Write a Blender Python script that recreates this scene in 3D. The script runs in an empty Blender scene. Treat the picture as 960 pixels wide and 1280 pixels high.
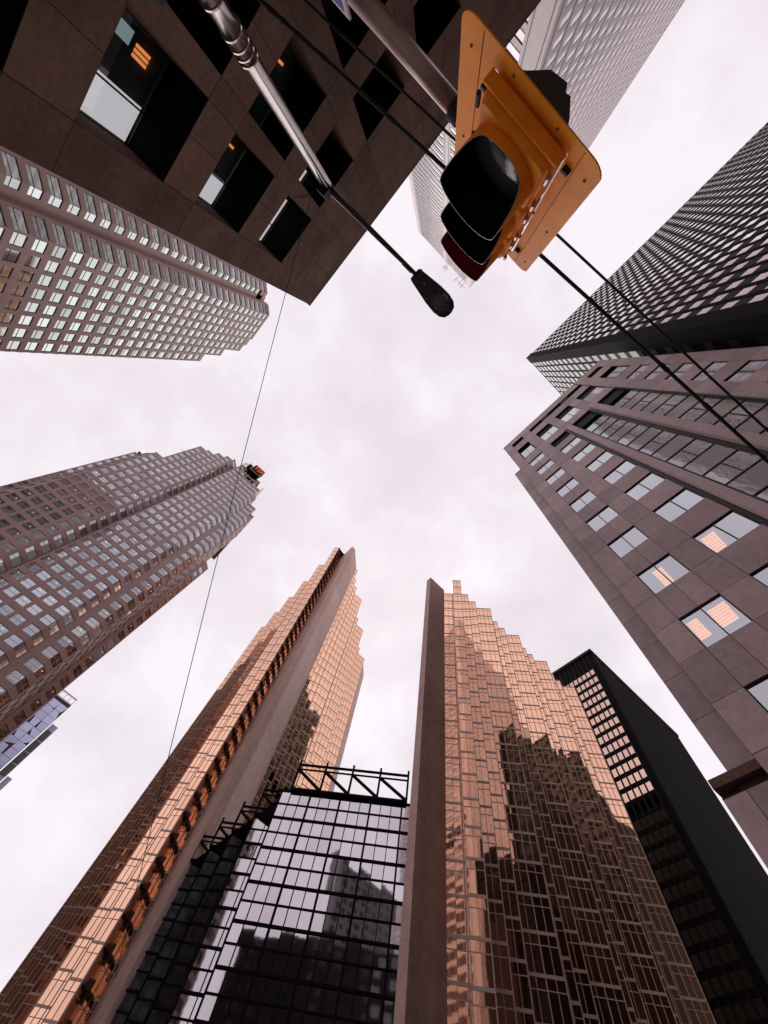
import bpy, math, random
from mathutils import Vector, Matrix
random.seed(7)
R = math.radians
SC = bpy.context.scene
COL = SC.collection
CZ = 1.6            # camera height above the pavement; building heights below are counted from eye level

# ------------------------------------------------------------------ camera
cam = bpy.data.cameras.new('camera'); co = bpy.data.objects.new('camera', cam); COL.objects.link(co)
cam.sensor_fit = 'VERTICAL'; cam.sensor_height = 24.0; cam.lens = 24.0 * 507.715 / 1280.0
cam.clip_start = 0.05; cam.clip_end = 6000
RM = ((-0.68064526, -0.72003345, 0.13518086), (0.65777001, -0.68186503, -0.31999796), (0.32258433, -0.12888718, 0.93772461))
rx, ry, rz = RM   # rows: image right, image down, view direction in world axes
co.matrix_world = Matrix(((rx[0], -ry[0], -rz[0], 0), (rx[1], -ry[1], -rz[1], 0), (rx[2], -ry[2], -rz[2], CZ), (0, 0, 0, 1)))
SC.camera = co
SC.view_settings.view_transform = 'Standard'; SC.view_settings.look = 'None'
SC.view_settings.exposure = 0.0; SC.view_settings.gamma = 1.0

# ------------------------------------------------------------------ world: overcast daylight
W = bpy.data.worlds.new('World'); SC.world = W; W.use_nodes = True
nt = W.node_tree; nt.nodes.clear()
def N(t, **k):
    n = nt.nodes.new(t)
    for a, b in k.items(): setattr(n, a, b)
    return n
out = N('ShaderNodeOutputWorld'); add = N('ShaderNodeAddShader')
sky = N('ShaderNodeTexSky', sky_type='NISHITA', sun_disc=False, sun_elevation=R(58), sun_rotation=R(123))
b1 = N('ShaderNodeBackground'); b1.inputs[1].default_value = 0.006
b2 = N('ShaderNodeBackground'); b2.inputs[1].default_value = 1.0
tc = N('ShaderNodeTexCoord'); mp = N('ShaderNodeMapping'); mp.inputs['Scale'].default_value = (1.0, 1.0, 1.3)
n1 = N('ShaderNodeTexNoise'); n1.inputs['Scale'].default_value = 3.4; n1.inputs['Detail'].default_value = 9; n1.inputs['Roughness'].default_value = .55; n1.inputs['Distortion'].default_value = .1
cr = N('ShaderNodeValToRGB'); cr.color_ramp.elements[0].position = .36; cr.color_ramp.elements[1].position = .60
cr.color_ramp.elements[0].color = (.81, .735, .79, 1); cr.color_ramp.elements[1].color = (.97, .895, .95, 1)
e = cr.color_ramp.elements.new(.48); e.color = (.88, .80, .855, 1)
nt.links.new(tc.outputs['Generated'], mp.inputs[0]); nt.links.new(mp.outputs[0], n1.inputs['Vector'])
nt.links.new(n1.outputs['Fac'], cr.inputs[0]); nt.links.new(cr.outputs[0], b2.inputs[0]); nt.links.new(sky.outputs[0], b1.inputs[0])
nt.links.new(b1.outputs[0], add.inputs[0]); nt.links.new(b2.outputs[0], add.inputs[1]); nt.links.new(add.outputs[0], out.inputs[0])
sl = bpy.data.lights.new('sun', 'SUN'); sl.energy = 1.4; sl.angle = R(80); sl.color = (1, .94, .88)
so = bpy.data.objects.new('sun', sl); COL.objects.link(so)
sd = Vector((.60, -.28, .75)); so.rotation_euler = sd.to_track_quat('Z', 'Y').to_euler(); so.location = (0, 0, 400)

# ------------------------------------------------------------------ materials
MATS = {}
def mat(name, col, rough=.7, metal=0., noise=0., nscale=2., bump=0., bscale=5., vary=0., emit=None, spec=.5, trans=0., joint=None, bdist=.05, stretch=None, ior=None):
    if name in MATS: return MATS[name]
    m = bpy.data.materials.new(name); m.use_nodes = True; t = m.node_tree; L = t.links
    b = t.nodes['Principled BSDF']; o = t.nodes['Material Output']
    b.inputs['Base Color'].default_value = (*col, 1); b.inputs['Roughness'].default_value = rough; b.inputs['Metallic'].default_value = metal
    b.inputs['Specular IOR Level'].default_value = spec
    if ior: b.inputs['IOR'].default_value = ior
    def nn(x): return t.nodes.new(x)
    geo = nn('ShaderNodeNewGeometry')
    cur = nn('ShaderNodeRGB'); cur.outputs[0].default_value = (*col, 1); cur = cur.outputs[0]
    if noise:
        n = nn('ShaderNodeTexNoise'); n.inputs['Scale'].default_value = nscale; n.inputs['Detail'].default_value = 8; n.inputs['Roughness'].default_value = .65
        L.new(geo.outputs['Position'], n.inputs['Vector'])
        n2 = nn('ShaderNodeTexNoise'); n2.inputs['Scale'].default_value = nscale * .12; n2.inputs['Detail'].default_value = 4
        L.new(geo.outputs['Position'], n2.inputs['Vector'])
        ad = nn('ShaderNodeMath'); ad.operation = 'ADD'; L.new(n.outputs[0], ad.inputs[0]); L.new(n2.outputs[0], ad.inputs[1])
        mr = nn('ShaderNodeMapRange'); mr.inputs[1].default_value = .6; mr.inputs[2].default_value = 1.4; mr.inputs[3].default_value = 1 - noise; mr.inputs[4].default_value = 1 + noise
        L.new(ad.outputs[0], mr.inputs[0])
        vm = nn('ShaderNodeVectorMath'); vm.operation = 'SCALE'; L.new(cur, vm.inputs[0]); L.new(mr.outputs[0], vm.inputs['Scale']); cur = vm.outputs[0]
    if vary:
        oi = nn('ShaderNodeObjectInfo'); mr = nn('ShaderNodeMapRange'); mr.inputs[3].default_value = 1 - vary; mr.inputs[4].default_value = 1 + vary * .6
        L.new(oi.outputs['Random'], mr.inputs[0])
        vm = nn('ShaderNodeVectorMath'); vm.operation = 'SCALE'; L.new(cur, vm.inputs[0]); L.new(mr.outputs[0], vm.inputs['Scale']); cur = vm.outputs[0]
    if joint:      # fine panel joints on faces too far away to model them: (pitch across, pitch up, width)
        sx = nn('ShaderNodeSeparateXYZ'); L.new(geo.outputs['Position'], sx.inputs[0])
        sm = nn('ShaderNodeMath'); sm.operation = 'ADD'; L.new(sx.outputs[0], sm.inputs[0]); m2 = nn('ShaderNodeMath'); m2.operation = 'MULTIPLY'; m2.inputs[1].default_value = -1.37; L.new(sx.outputs[1], m2.inputs[0]); L.new(m2.outputs[0], sm.inputs[1])
        fac = None
        for s_, p_ in ((sm.outputs[0], joint[0]), (sx.outputs[2], joint[1])):
            d = nn('ShaderNodeMath'); d.operation = 'DIVIDE'; d.inputs[1].default_value = p_; L.new(s_, d.inputs[0])
            f = nn('ShaderNodeMath'); f.operation = 'FRACT'; L.new(d.outputs[0], f.inputs[0])
            g = nn('ShaderNodeMath'); g.operation = 'GREATER_THAN'; g.inputs[1].default_value = joint[2] / p_; L.new(f.outputs[0], g.inputs[0])
            if fac is None: fac = g.outputs[0]
            else:
                mm = nn('ShaderNodeMath'); mm.operation = 'MINIMUM'; L.new(fac, mm.inputs[0]); L.new(g.outputs[0], mm.inputs[1]); fac = mm.outputs[0]
        mr = nn('ShaderNodeMapRange'); mr.inputs[3].default_value = .68; mr.inputs[4].default_value = 1; L.new(fac, mr.inputs[0])
        vm = nn('ShaderNodeVectorMath'); vm.operation = 'SCALE'; L.new(cur, vm.inputs[0]); L.new(mr.outputs[0], vm.inputs['Scale']); cur = vm.outputs[0]
    L.new(cur, b.inputs['Base Color'])
    if bump:
        n = nn('ShaderNodeTexNoise'); n.inputs['Scale'].default_value = bscale; n.inputs['Detail'].default_value = 3
        if stretch:
            mpp = nn('ShaderNodeMapping'); mpp.inputs['Scale'].default_value = stretch; L.new(geo.outputs['Position'], mpp.inputs[0]); L.new(mpp.outputs[0], n.inputs['Vector'])
        else: L.new(geo.outputs['Position'], n.inputs['Vector'])
        bp = nn('ShaderNodeBump'); bp.inputs['Strength'].default_value = bump; bp.inputs['Distance'].default_value = bdist
        L.new(n.outputs[0], bp.inputs['Height']); L.new(bp.outputs[0], b.inputs['Normal'])
    if emit:
        b.inputs['Emission Color'].default_value = (*emit[:3], 1); b.inputs['Emission Strength'].default_value = emit[3]
    if trans:
        tr = nn('ShaderNodeBsdfTransparent'); tr.inputs[0].default_value = (.8, .85, .85, 1); mx = nn('ShaderNodeMixShader'); mx.inputs[0].default_value = trans
        L.new(b.outputs[0], mx.inputs[1]); L.new(tr.outputs[0], mx.inputs[2]); L.new(mx.outputs[0], o.inputs[0])
    MATS[name] = m; return m

M_brown = mat('brown_stone', (.175, .098, .074), .9, spec=.12, noise=.45, nscale=7, bump=.35, bscale=40, bdist=.01, vary=.22)
M_brownback = mat('brown_joint', (.03, .02, .017), .9)
M_dark = mat('shaded_soffit', (.010, .008, .008), .9, spec=.05)  # shade put into the colour: these soffits are the same brown stone
M_mauve = mat('mauve_granite', (.60, .41, .415), .55, noise=.26, nscale=3, vary=.22, spec=.5)
M_mauveback = mat('mauve_joint', (.05, .03, .03), .9)
M_blackframe = mat('black_frame', (.012, .010, .011), .5)
M_pink = mat('pink_granite', (.37, .235, .21), .6, noise=.15, nscale=1.2, joint=(3.1, 4.0, .06))
M_pinkb = mat('pink_granite_darker', (.45, .29, .265), .6, noise=.2, nscale=1.2, joint=(3.1, 4.14, .05))
M_white = mat('white_marble', (.82, .70, .71), .5, noise=.07, nscale=.6, joint=(3.3, 3.9, .06))
M_whiteline = mat('white_frame', (.7, .64, .66), .5)
M_mull = mat('pale_mullion', (.62, .45, .39), .5)
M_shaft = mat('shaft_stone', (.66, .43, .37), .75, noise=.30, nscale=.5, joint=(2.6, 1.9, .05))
M_shaftshade = mat('shaft_stone_shaded', (.42, .26, .215), .75, noise=.32, nscale=.5, joint=(5.8, 3.9, .06))  # same shaft stone, with the wide face's shade put into its colour
M_black = mat('black_steel', (.009, .006, .007), .8, spec=.08)
M_blacksp = mat('black_spandrel', (.013, .009, .010), .6, spec=.15)
M_greyst2 = mat('pale_blue_panel', (.42, .42, .52), .4, metal=.3)
M_greyst = mat('grey_stone', (.16, .145, .15), .7, noise=.2, nscale=.6)
M_polish = mat('polished_granite', (.22, .13, .13), .04, 0., noise=.12, nscale=3, spec=.9, bump=.15, bscale=1.4, bdist=.05, stretch=(1.0, 1.0, .35), ior=1.9)
G_gold = mat('gold_glass', (.95, .56, .38), .03, 1., bump=.10, bscale=.35, bdist=.05, vary=.07)
G_side = mat('gold_reflection_glass', (.95, .42, .16), .22, .75, vary=.25, bump=.5, bscale=1.2)  # orange colour stands in for gold glass mirrored in gold glass
M_reflcross = mat('dark_reflection_cross', (.05, .022, .016), .6)  # colour of the dark crosses that imitate a reflection
G_silver = mat('silver_glass', (.35, .385, .385), .05, 1., bump=.05, bscale=.3, vary=.3)
G_cblue = mat('smoked_glass', (.42, .45, .50), .05, 1., bump=.05, bscale=.3, vary=.22, trans=.10)
G_I = mat('clear_window_glass', (.56, .58, .62), .03, 1., bump=.05, bscale=.4, vary=.06, trans=.16)
G_Ibay = mat('wavy_bay_glass', (.30, .29, .31), .03, 1., bump=.18, bscale=1.4, vary=.1, bdist=.05, stretch=(1.0, 1.0, .35))  # darkened in place of a dark building reflected in the bays
G_A = mat('office_window_glass', (.01, .014, .014), .02, 0., bump=.04, bscale=.5, trans=.6, spec=.6)
G_F = mat('grey_atrium_glass', (.56, .52, .55), .03, 1., bump=.05, bscale=.5, vary=.09)
G_bronze = mat('bronze_glass', (.74, .49, .40), .05, 1., bump=.04, bscale=.3, vary=.1)
G_J = mat('pinkish_glass', (.95, .82, .82), .06, 1., bump=.03, bscale=.3, vary=.15)
G_J2 = mat('tinted_side_glass', (.02, .014, .012), .05, 0., bump=.03, bscale=.3, ior=1.42, spec=.5)
G_K = mat('pale_window_glass', (.44, .42, .44), .08, 1., vary=.1)
G_D = mat('blue_glass', (.50, .51, .70), .25, .55, bump=.05, bscale=.2, vary=.12)
G_dark = mat('dark_glass', (.012, .014, .016), .05, 0., spec=.6)
L_dim = mat('amber_ceiling_light', (1, .5, .25), .5, emit=(1., .30, .09, 1.3))
L_warm = mat('warm_ceiling_light', (1, .6, .3), .5, emit=(1., .36, .10, 4.5))
L_white = mat('white_ceiling_light', (1, .9, .8), .5, emit=(1., .82, .72, 5.0))
M_blind = mat('glowing_blind', (.8, .74, .76), .8, emit=(.8, .74, .78, 1.15))  # blinds glow by themselves in place of the light falling on them
M_teal = mat('lit_ceiling_panel', (.3, .4, .4), .8, emit=(.45, .6, .62, .6))
M_ceil = mat('glowing_room_grey', (.3, .3, .29), .9, emit=(.30, .29, .28, .35))  # weak glow stands in for room light on ceilings and inner walls
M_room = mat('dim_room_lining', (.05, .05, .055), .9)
M_yellow = mat('yellow_signal_paint', (1.0, .325, .022), .55, noise=.24, nscale=6, bump=.10, bscale=90, bdist=.003, spec=.15)
M_seam = mat('board_seam_grime', (.22, .07, .01), .8)
M_visin = mat('visor_inside_black', (.003, .003, .003), .8, spec=.12)
M_visred = mat('visor_inside_maroon', (.16, .006, .03), .6, spec=.2)
M_lens = mat('signal_lens', (.03, .035, .04), .12, spec=.9, bump=.3, bscale=70, bdist=.003)
M_maroon = mat('red_signal_lens', (.12, .004, .015), .2)
M_galv = mat('galvanised_steel', (.50, .42, .41), .16, 1., noise=.2, nscale=12)
M_arm = mat('arm_aluminium', (.42, .30, .27), .38, .9, noise=.12, nscale=12)
M_cable = mat('black_cable', (.008, .007, .007), .7)
M_lamp = mat('lamp_housing_brown', (.035, .026, .028), .35, noise=.2, nscale=15)
M_lampglass = mat('lamp_refractor', (.10, .075, .075), .12, spec=.8, bump=.3, bscale=40, bdist=.01)
M_asph = mat('asphalt', (.05, .05, .052), .9, noise=.2, nscale=6, bump=.3, bscale=60, bdist=.01)
M_conc = mat('pavement_concrete', (.33, .31, .29), .9, noise=.15, nscale=3, joint=(1.5, 99, .02))
M_paint = mat('road_paint', (.75, .74, .70), .8)
M_bluesign = mat('blue_sign', (.03, .045, .35), .4)
M_signwhite = mat('sign_white', (.7, .62, .62), .5)
M_red = mat('sign_red_orange', (.9, .10, .02), .5, emit=(1, .10, .02, .35))
M_gilt = mat('sign_yellow_edge', (.6, .36, .08), .5)

# ------------------------------------------------------------------ mesh helpers
class Fr:
    """a vertical facade plane from p0 to p1; outside lies to the right of that walk; d counts outwards"""
    def __init__(s, p0, p1):
        s.p0 = Vector(p0); v = Vector(p1) - s.p0; s.L = v.length; s.u = v / s.L; s.n = Vector((s.u.y, -s.u.x)); s.ang = math.atan2(s.u.y, s.u.x)
    def P(s, a, z, d=0.):
        q = s.p0 + s.u * a + s.n * d
        return (q.x, q.y, z + CZ)
class MB:
    def __init__(s): s.v = []; s.f = []; s.m = []
    def quad(s, a, b, c, d, m=0):
        i = len(s.v); s.v += [a, b, c, d]; s.f.append((i, i + 1, i + 2, i + 3)); s.m.append(m)
    def ngon(s, pts, m=0):
        i = len(s.v); s.v += pts; s.f.append(tuple(range(i, i + len(pts)))); s.m.append(m)
    def fbox(s, F, s0, s1, z0, z1, d0, d1, m=0, back=False):
        P = F.P; a, b, c, d = P(s0, z0, d1), P(s1, z0, d1), P(s1, z1, d1), P(s0, z1, d1)
        e, f, g, h = P(s0, z0, d0), P(s1, z0, d0), P(s1, z1, d0), P(s0, z1, d0)
        i = len(s.v); s.v += [a, b, c, d, e, f, g, h]
        fs = [(0, 1, 2, 3), (4, 0, 3, 7), (1, 5, 6, 2), (3, 2, 6, 7), (4, 5, 1, 0)]
        if back: fs.append((5, 4, 7, 6))
        for q in fs: s.f.append(tuple(i + k for k in q)); s.m.append(m)
    def box(s, x0, x1, y0, y1, z0, z1, m=0):
        s.fbox(Fr((x0, y0), (x1, y0)), 0, x1 - x0, z0 - CZ, z1 - CZ, -(y1 - y0), 0, m, True)
    def tube(s, pts, rads, seg=10, cap=True, m=0):
        pts = [Vector(p) for p in pts]; rings = []
        if not hasattr(rads, '__len__'): rads = [rads] * len(pts)
        ref = None
        for k, p in enumerate(pts):
            t = (pts[min(k + 1, len(pts) - 1)] - pts[max(k - 1, 0)]).normalized()
            if ref is None: ref = Vector((0, 0, 1)) if abs(t.z) < .9 else Vector((1, 0, 0))
            a = t.cross(ref).normalized(); b = t.cross(a).normalized(); ref = b.cross(t) if False else ref
            i = len(s.v); rings.append(i)
            for j in range(seg):
                w = 2 * math.pi * j / seg; q = p + (a * math.cos(w) + b * math.sin(w)) * rads[k]; s.v.append(tuple(q))
        for k in range(len(pts) - 1):
            for j in range(seg):
                s.f.append((rings[k] + j, rings[k] + (j + 1) % seg, rings[k + 1] + (j + 1) % seg, rings[k + 1] + j)); s.m.append(m)
        if cap:
            s.f.append(tuple(rings[0] + j for j in range(seg))); s.m.append(m)
            s.f.append(tuple(rings[-1] + j for j in range(seg))); s.m.append(m)
    def build(s, name, mats, parent=None, smooth=False, stuff=False):
        me = bpy.data.meshes.new(name); me.from_pydata(s.v, [], s.f)
        if not isinstance(mats, (list, tuple)): mats = [mats]
        for m in mats: me.materials.append(m)
        me.polygons.foreach_set('material_index', s.m)
        if smooth: me.polygons.foreach_set('use_smooth', [True] * len(s.f))
        me.update(); o = bpy.data.objects.new(name, me); COL.objects.link(o)
        if parent is not None:
            o.parent = parent; base = parent.location
            if parent.parent: base = parent.location + parent.parent.location
            o.location = -base
        if stuff: o['kind'] = 'stuff'
        return o
def setorigin(o):
    """move an object's origin to the middle of its mesh"""
    me = o.data; c = sum((v.co for v in me.vertices), Vector()) / max(1, len(me.vertices))
    me.transform(Matrix.Translation(-c)); o.location = o.location + c
def thing(name, loc, label, cat, group=None):
    o = bpy.data.objects.new(name, None); COL.objects.link(o); o.location = loc; o.empty_display_size = .3
    o['label'] = label; o['category'] = cat
    if group: o['group'] = group
    return o
def tag(o, label=None, cat=None, group=None, kind=None):
    for k, v in (('label', label), ('category', cat), ('group', group), ('kind', kind)):
        if v: o[k] = v
    return o

_unit = {}
def unit_cube(m):
    k = ('cube', m.name)
    if k not in _unit:
        me = bpy.data.meshes.new('panel'); b = .5
        v = [(x, y, z) for x in (-b, b) for y in (-b, b) for z in (-b, b)]
        f = [(0, 1, 3, 2), (4, 6, 7, 5), (0, 4, 5, 1), (2, 3, 7, 6), (0, 2, 6, 4), (1, 5, 7, 3)]
        me.from_pydata(v, [], f); me.materials.append(m); _unit[k] = me
    return _unit[k]
def unit_pane(m, bar=None, bars=(), vb=()):
    """glass sheet (12 triangles) with optional bars (fractions of the height) in front of it"""
    k = ('pane', m.name, bar.name if bar else '', tuple(bars), tuple(vb))
    if k not in _unit:
        me = bpy.data.meshes.new('pane'); mb = MB(); F = Fr((-.5, 0), (.5, 0))
        mb.fbox(F, 0, 1, -.5 - CZ, .5 - CZ, -.5, 0)
        for q in bars: mb.fbox(F, 0, 1, -.5 - CZ + q - .012, -.5 - CZ + q + .012, 0, 1.2, 1)
        for q in vb: mb.fbox(F, q - .02, q + .02, -.5 - CZ, .5 - CZ, 0, 1.3, 1)
        me.from_pydata(mb.v, [], mb.f); me.materials.append(m)
        if bar: me.materials.append(bar)
        me.polygons.foreach_set('material_index', mb.m); _unit[k] = me
    return _unit[k]
CAMP = Vector((0, 0, CZ)); VIEW = Vector(rz); RX = Vector(rx); RY = Vector(ry)
def seen(p):
    d = Vector(p) - CAMP; w = d.dot(VIEW)
    if w <= .1: return False
    return abs(d.dot(RX) / w) < .97 and abs(d.dot(RY) / w) < 1.29
class Pieces:
    """alike pieces of one thing: the 300 that show largest as objects of their own, the rest joined"""
    def __init__(s): s.L = []
    def add(s, F, s0, s1, z0, z1, d=0., th=.04): s.L.append((F, s0, s1, z0, z1, d, th))
    def build(s, root, name, me, m, limit=300, tilt=0., stuffname=None):
        def score(t):
            F, s0, s1, z0, z1, d, th = t; p = Vector(F.P((s0 + s1) / 2, (z0 + z1) / 2, d)); v = CAMP - p; D = v.length
            a = (s1 - s0) * (z1 - z0) * abs(v.x * F.n.x + v.y * F.n.y) / D / D / D
            if v.x * F.n.x + v.y * F.n.y < 0: a *= .001
            return -a * (1 if seen(p) else .0001)
        s.L.sort(key=score); base = root.location
        for (F, s0, s1, z0, z1, d, th) in s.L[:limit]:
            o = bpy.data.objects.new(name, me); COL.objects.link(o); o.parent = root
            o.location = Vector(F.P((s0 + s1) / 2, (z0 + z1) / 2, d)) - base
            o.scale = (s1 - s0, th, z1 - z0)
            o.rotation_euler = (random.gauss(0, tilt), 0, F.ang + random.gauss(0, tilt))
        if len(s.L) > limit:
            mb = MB()
            for (F, s0, s1, z0, z1, d, th) in s.L[limit:]:
                w = (s1 - s0) / 2; h = (z1 - z0) / 2; a, b = random.gauss(0, tilt) * w, random.gauss(0, tilt) * h
                mb.quad(F.P(s0, z0, d - a - b), F.P(s1, z0, d + a - b), F.P(s1, z1, d + a + b), F.P(s0, z1, d - a + b))
            o = mb.build(stuffname or name + '_rows', m, root, stuff=True)
            o.name = stuffname or (name + '_rows')
def walls(mb, F, zb, zt, cols, rows, dep, m=0, mr=None, s0=0., s1=None):
    """wall with openings: cols [(s0,s1)], rows [(z0,z1)] rising"""
    if s1 is None: s1 = F.L
    mr = m if mr is None else mr; P = F.P; cur = s0
    for (a, b) in cols:
        if a > cur + 1e-4: mb.quad(P(cur, zb), P(a, zb), P(a, zt), P(cur, zt), m)
        z = zb
        for (c, d) in rows:
            if c >= zt: break
            d = min(d, zt)
            if c > z: mb.quad(P(a, z), P(b, z), P(b, c), P(a, c), m)
            if dep:
                mb.quad(P(a, c), P(b, c), P(b, c, -dep), P(a, c, -dep), mr); mb.quad(P(a, d, -dep), P(b, d, -dep), P(b, d), P(a, d), mr)
                mb.quad(P(a, c), P(a, c, -dep), P(a, d, -dep), P(a, d), mr); mb.quad(P(b, c, -dep), P(b, c), P(b, d), P(b, d, -dep), mr)
            z = d
        if z < zt: mb.quad(P(a, z), P(b, z), P(b, zt), P(a, zt), m)
        cur = b
    if cur < s1 - 1e-4: mb.quad(P(cur, zb), P(s1, zb), P(s1, zt), P(cur, zt), m)
def shell(mb, pts, zt, zb=-CZ, m=0, roof=True, close=False):
    """plain walls along the walk of points, and a roof over it"""
    n = len(pts)
    for k in range(n if close else n - 1):
        a, b = pts[k], pts[(k + 1) % n]; mb.quad((*a, zb + CZ), (*b, zb + CZ), (*b, zt + CZ), (*a, zt + CZ), m)
    if roof: mb.ngon([(*p, zt + CZ) for p in pts], m)

def cell_cols(s0, pitch, n, w, off=None):
    off = (pitch - w) / 2 if off is None else off
    return [(s0 + k * pitch + off, s0 + k * pitch + off + w) for k in range(n)]
def storeys(top, fl, h, zb=-CZ, gap=.9):
    r = []; z = top - gap
    while z - h > zb + 2: r.append((z - h, z)); z -= fl
    return sorted(r)

# ================================================================== ground, road, pavement
def sheet(name, x0, x1, y0, y1, z, m, kind='structure'):
    me = bpy.data.meshes.new(name); me.from_pydata([(x0, y0, z), (x1, y0, z), (x1, y1, z), (x0, y1, z)], [], [(0, 1, 2, 3)]); me.materials.append(m)
    o = bpy.data.objects.new(name, me); COL.objects.link(o); o['kind'] = kind; return o
sheet('ground', -3000, 3000, -3000, 3000, -.02, M_asph)
sheet('road', -400, 400, -11.5, -1.2, -.012, M_asph)
sheet('cross_road', 9, 24, -400, 400, -.008, M_asph)
for (n, x0, x1, y0, y1) in (('pavement', -90, 7.5, -1.2, 8.9), ('pavement', -90, 7.5, -15.6, -11.5), ('pavement', 25.5, 120, -26, -11.5), ('pavement', 25.5, 120, -1.2, 12)):
    mb = MB(); mb.box(x0, x1, y0, y1, -.01, .13); o = mb.build(n, M_conc); o['kind'] = 'structure'
for y in (-6.5, -6.2):
    sheet('road_marking', -90, 6, y, y + .1, -.004, M_paint)

# ================================================================== brown office building over the corner (top left)
K = .45; YA = 8.9
A = thing('brown_office_building', (2.8, YA, 0), 'dark brown stone office block with deep square window openings behind the lamp post', 'building')
FA = Fr((-40, YA), (6.3 * K, YA))          # walk +X, outside -Y
def SA(x): return x * K + 40
rights = [3.82, -2.47, -9.37, -16.1, -22.9, -29.7, -36.5, -43.3, -50.1, -56.9, -63.7, -70.5, -77.3]
cols = sorted([(SA(r - 5.0), SA(r)) for r in rights if SA(r - 5.0) > .5])
heads = [46.0 - 9.43 * k for k in range(5)]
rows = sorted([((h - 6.2) * K, h * K) for h in heads])
zt = 60.6 * K; DEP = 1.18
mb = MB(); walls(mb, FA, -CZ, zt - .02, cols, rows, 0, 0)
for (a, b) in cols:            # deep reveals
    for (c, d) in rows:
        P = FA.P
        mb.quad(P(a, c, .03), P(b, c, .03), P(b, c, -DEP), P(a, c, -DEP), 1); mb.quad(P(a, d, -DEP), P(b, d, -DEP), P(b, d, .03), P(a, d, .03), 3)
        mb.quad(P(a, c, .03), P(a, c, -DEP), P(a, d, -DEP), P(a, d, .03), 1); mb.quad(P(b, c, -DEP), P(b, c, .03), P(b, d, .03), P(b, d, -DEP), 1)
shell(mb, [(6.3 * K, YA), (6.3 * K, YA + 11), (-40, YA + 11), (-40, YA)], zt - .02, m=2)
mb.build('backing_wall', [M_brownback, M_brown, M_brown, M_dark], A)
pc = Pieces(); g = .008
zs = [-CZ + .2]
for (c, d) in rows: zs += [c, d]
zs += [(46 + 60.6) / 2 * K, zt]
ss = [0]
for (a, b) in cols: ss += [a, b]
ss.append(FA.L)
opening = set((a, c) for (a, b) in cols for (c, d) in rows)
for i in range(len(ss) - 1):
    for j in range(len(zs) - 1):
        a, b, c, d = ss[i], ss[i + 1], zs[j], zs[j + 1]
        if b - a < .02 or (a, c) in opening: continue
        sp = [a, b] if b - a < 1.5 else [a, (a + b) / 2 + (.12 if j % 2 else -.2), b]
        for k in range(len(sp) - 1): pc.add(FA, sp[k] + g, sp[k + 1] - g, c + g, d - g, .015 + random.gauss(0, .0015), .03)
pc.build(A, 'stone_panel', unit_cube(M_brown), M_brown, 300)
mb = MB()
mb.box(-40, 6.3 * K + .05, YA - .05, YA + .3, zt + CZ, zt + CZ + .06); mb.build('roof_edge', M_brownback, A)
room = MB()
wi = 0
for ci, (a, b) in enumerate(cols):
    for ri, (c, d) in enumerate(rows):
        if ci < len(cols) - 8: 
            continue
        wob = MB(); t = .035
        for (s0, s1, z0, z1) in ((a, a + t, c, d), (b - t, b, c, d), (a + t, b - t, c, c + t), (a + t, b - t, d - t, d), ((a + b) / 2 + .22, (a + b) / 2 + .27, c + t, d - t), (a + t, b - t, c + 1.05, c + 1.1)):
            wob.fbox(FA, s0 + .003, s1 - .003, z0 + .003, z1 - .003, -DEP + .005, -DEP + .04)
        w = wob.build('window', M_blackframe, A); setorigin(w)
        ms = (a + b) / 2 + .245
        for (s0, s1, z0, z1) in ((a + t, ms, c + t, c + 1.07), (ms, b - t, c + t, c + 1.07), (a + t, ms, c + 1.07, d - t), (ms, b - t, c + 1.07, d - t)):
            o = bpy.data.objects.new('pane', unit_pane(G_A)); COL.objects.link(o); o.parent = w
            o.location = Vector(FA.P((s0 + s1) / 2, (z0 + z1) / 2, -DEP + .03)) - A.location - w.location
            o.scale = (s1 - s0, .012, z1 - z0); o.rotation_euler = (0, 0, FA.ang)
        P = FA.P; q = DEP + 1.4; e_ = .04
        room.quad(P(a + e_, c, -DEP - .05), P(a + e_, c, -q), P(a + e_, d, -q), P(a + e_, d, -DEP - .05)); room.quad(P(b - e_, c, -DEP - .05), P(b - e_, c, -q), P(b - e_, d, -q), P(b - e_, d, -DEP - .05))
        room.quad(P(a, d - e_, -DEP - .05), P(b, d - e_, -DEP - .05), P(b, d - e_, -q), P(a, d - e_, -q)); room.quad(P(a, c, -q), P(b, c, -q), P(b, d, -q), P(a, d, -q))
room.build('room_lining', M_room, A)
def sheetA(ci, ri, f0, f1, z0, z1, m, name, q):
    a, b = cols[ci]; c, d = rows[ri]; mb = MB(); w = b - a
    mb.fbox(FA, a + w * f0, a + w * f1, c + (d - c) * z0, c + (d - c) * z1, -DEP - q - .02, -DEP - q, 0, True); setorigin(mb.build(name, m, A))
for (ci, ri, f0, f1) in ((-1, 2, .58, .98), (-1, 3, .60, .98), (-1, 4, .08, .98), (-2, 4, .72, .98)): sheetA(ci, ri, f0, f1, .03, .985, M_blind, 'blind', .06)
for (ci, ri, f0, f1, z0, z1) in ((-1, 2, .08, .22, .25, .8), (-1, 2, .30, .42, .35, .55), (-1, 3, .20, .42, .8, .93), (-2, 3, .55, .75, .8, .93), (-2, 3, .12, .35, .83, .93), (-3, 3, .45, .7, .8, .93), (-2, 4, .3, .4, .85, .95), (-3, 4, .2, .4, .88, .95)): sheetA(ci, ri, f0, f1, z0, z1, M_teal, 'ceiling_panel', .5)
for (ci, ri, f0, f1) in ((-1, 3, .04, .58), (-2, 3, .04, .96), (-2, 4, .04, .70), (-3, 4, .1, .9)): sheetA(ci, ri, f0, f1, .965, .985, M_ceil, 'ceiling', .9)
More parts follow.
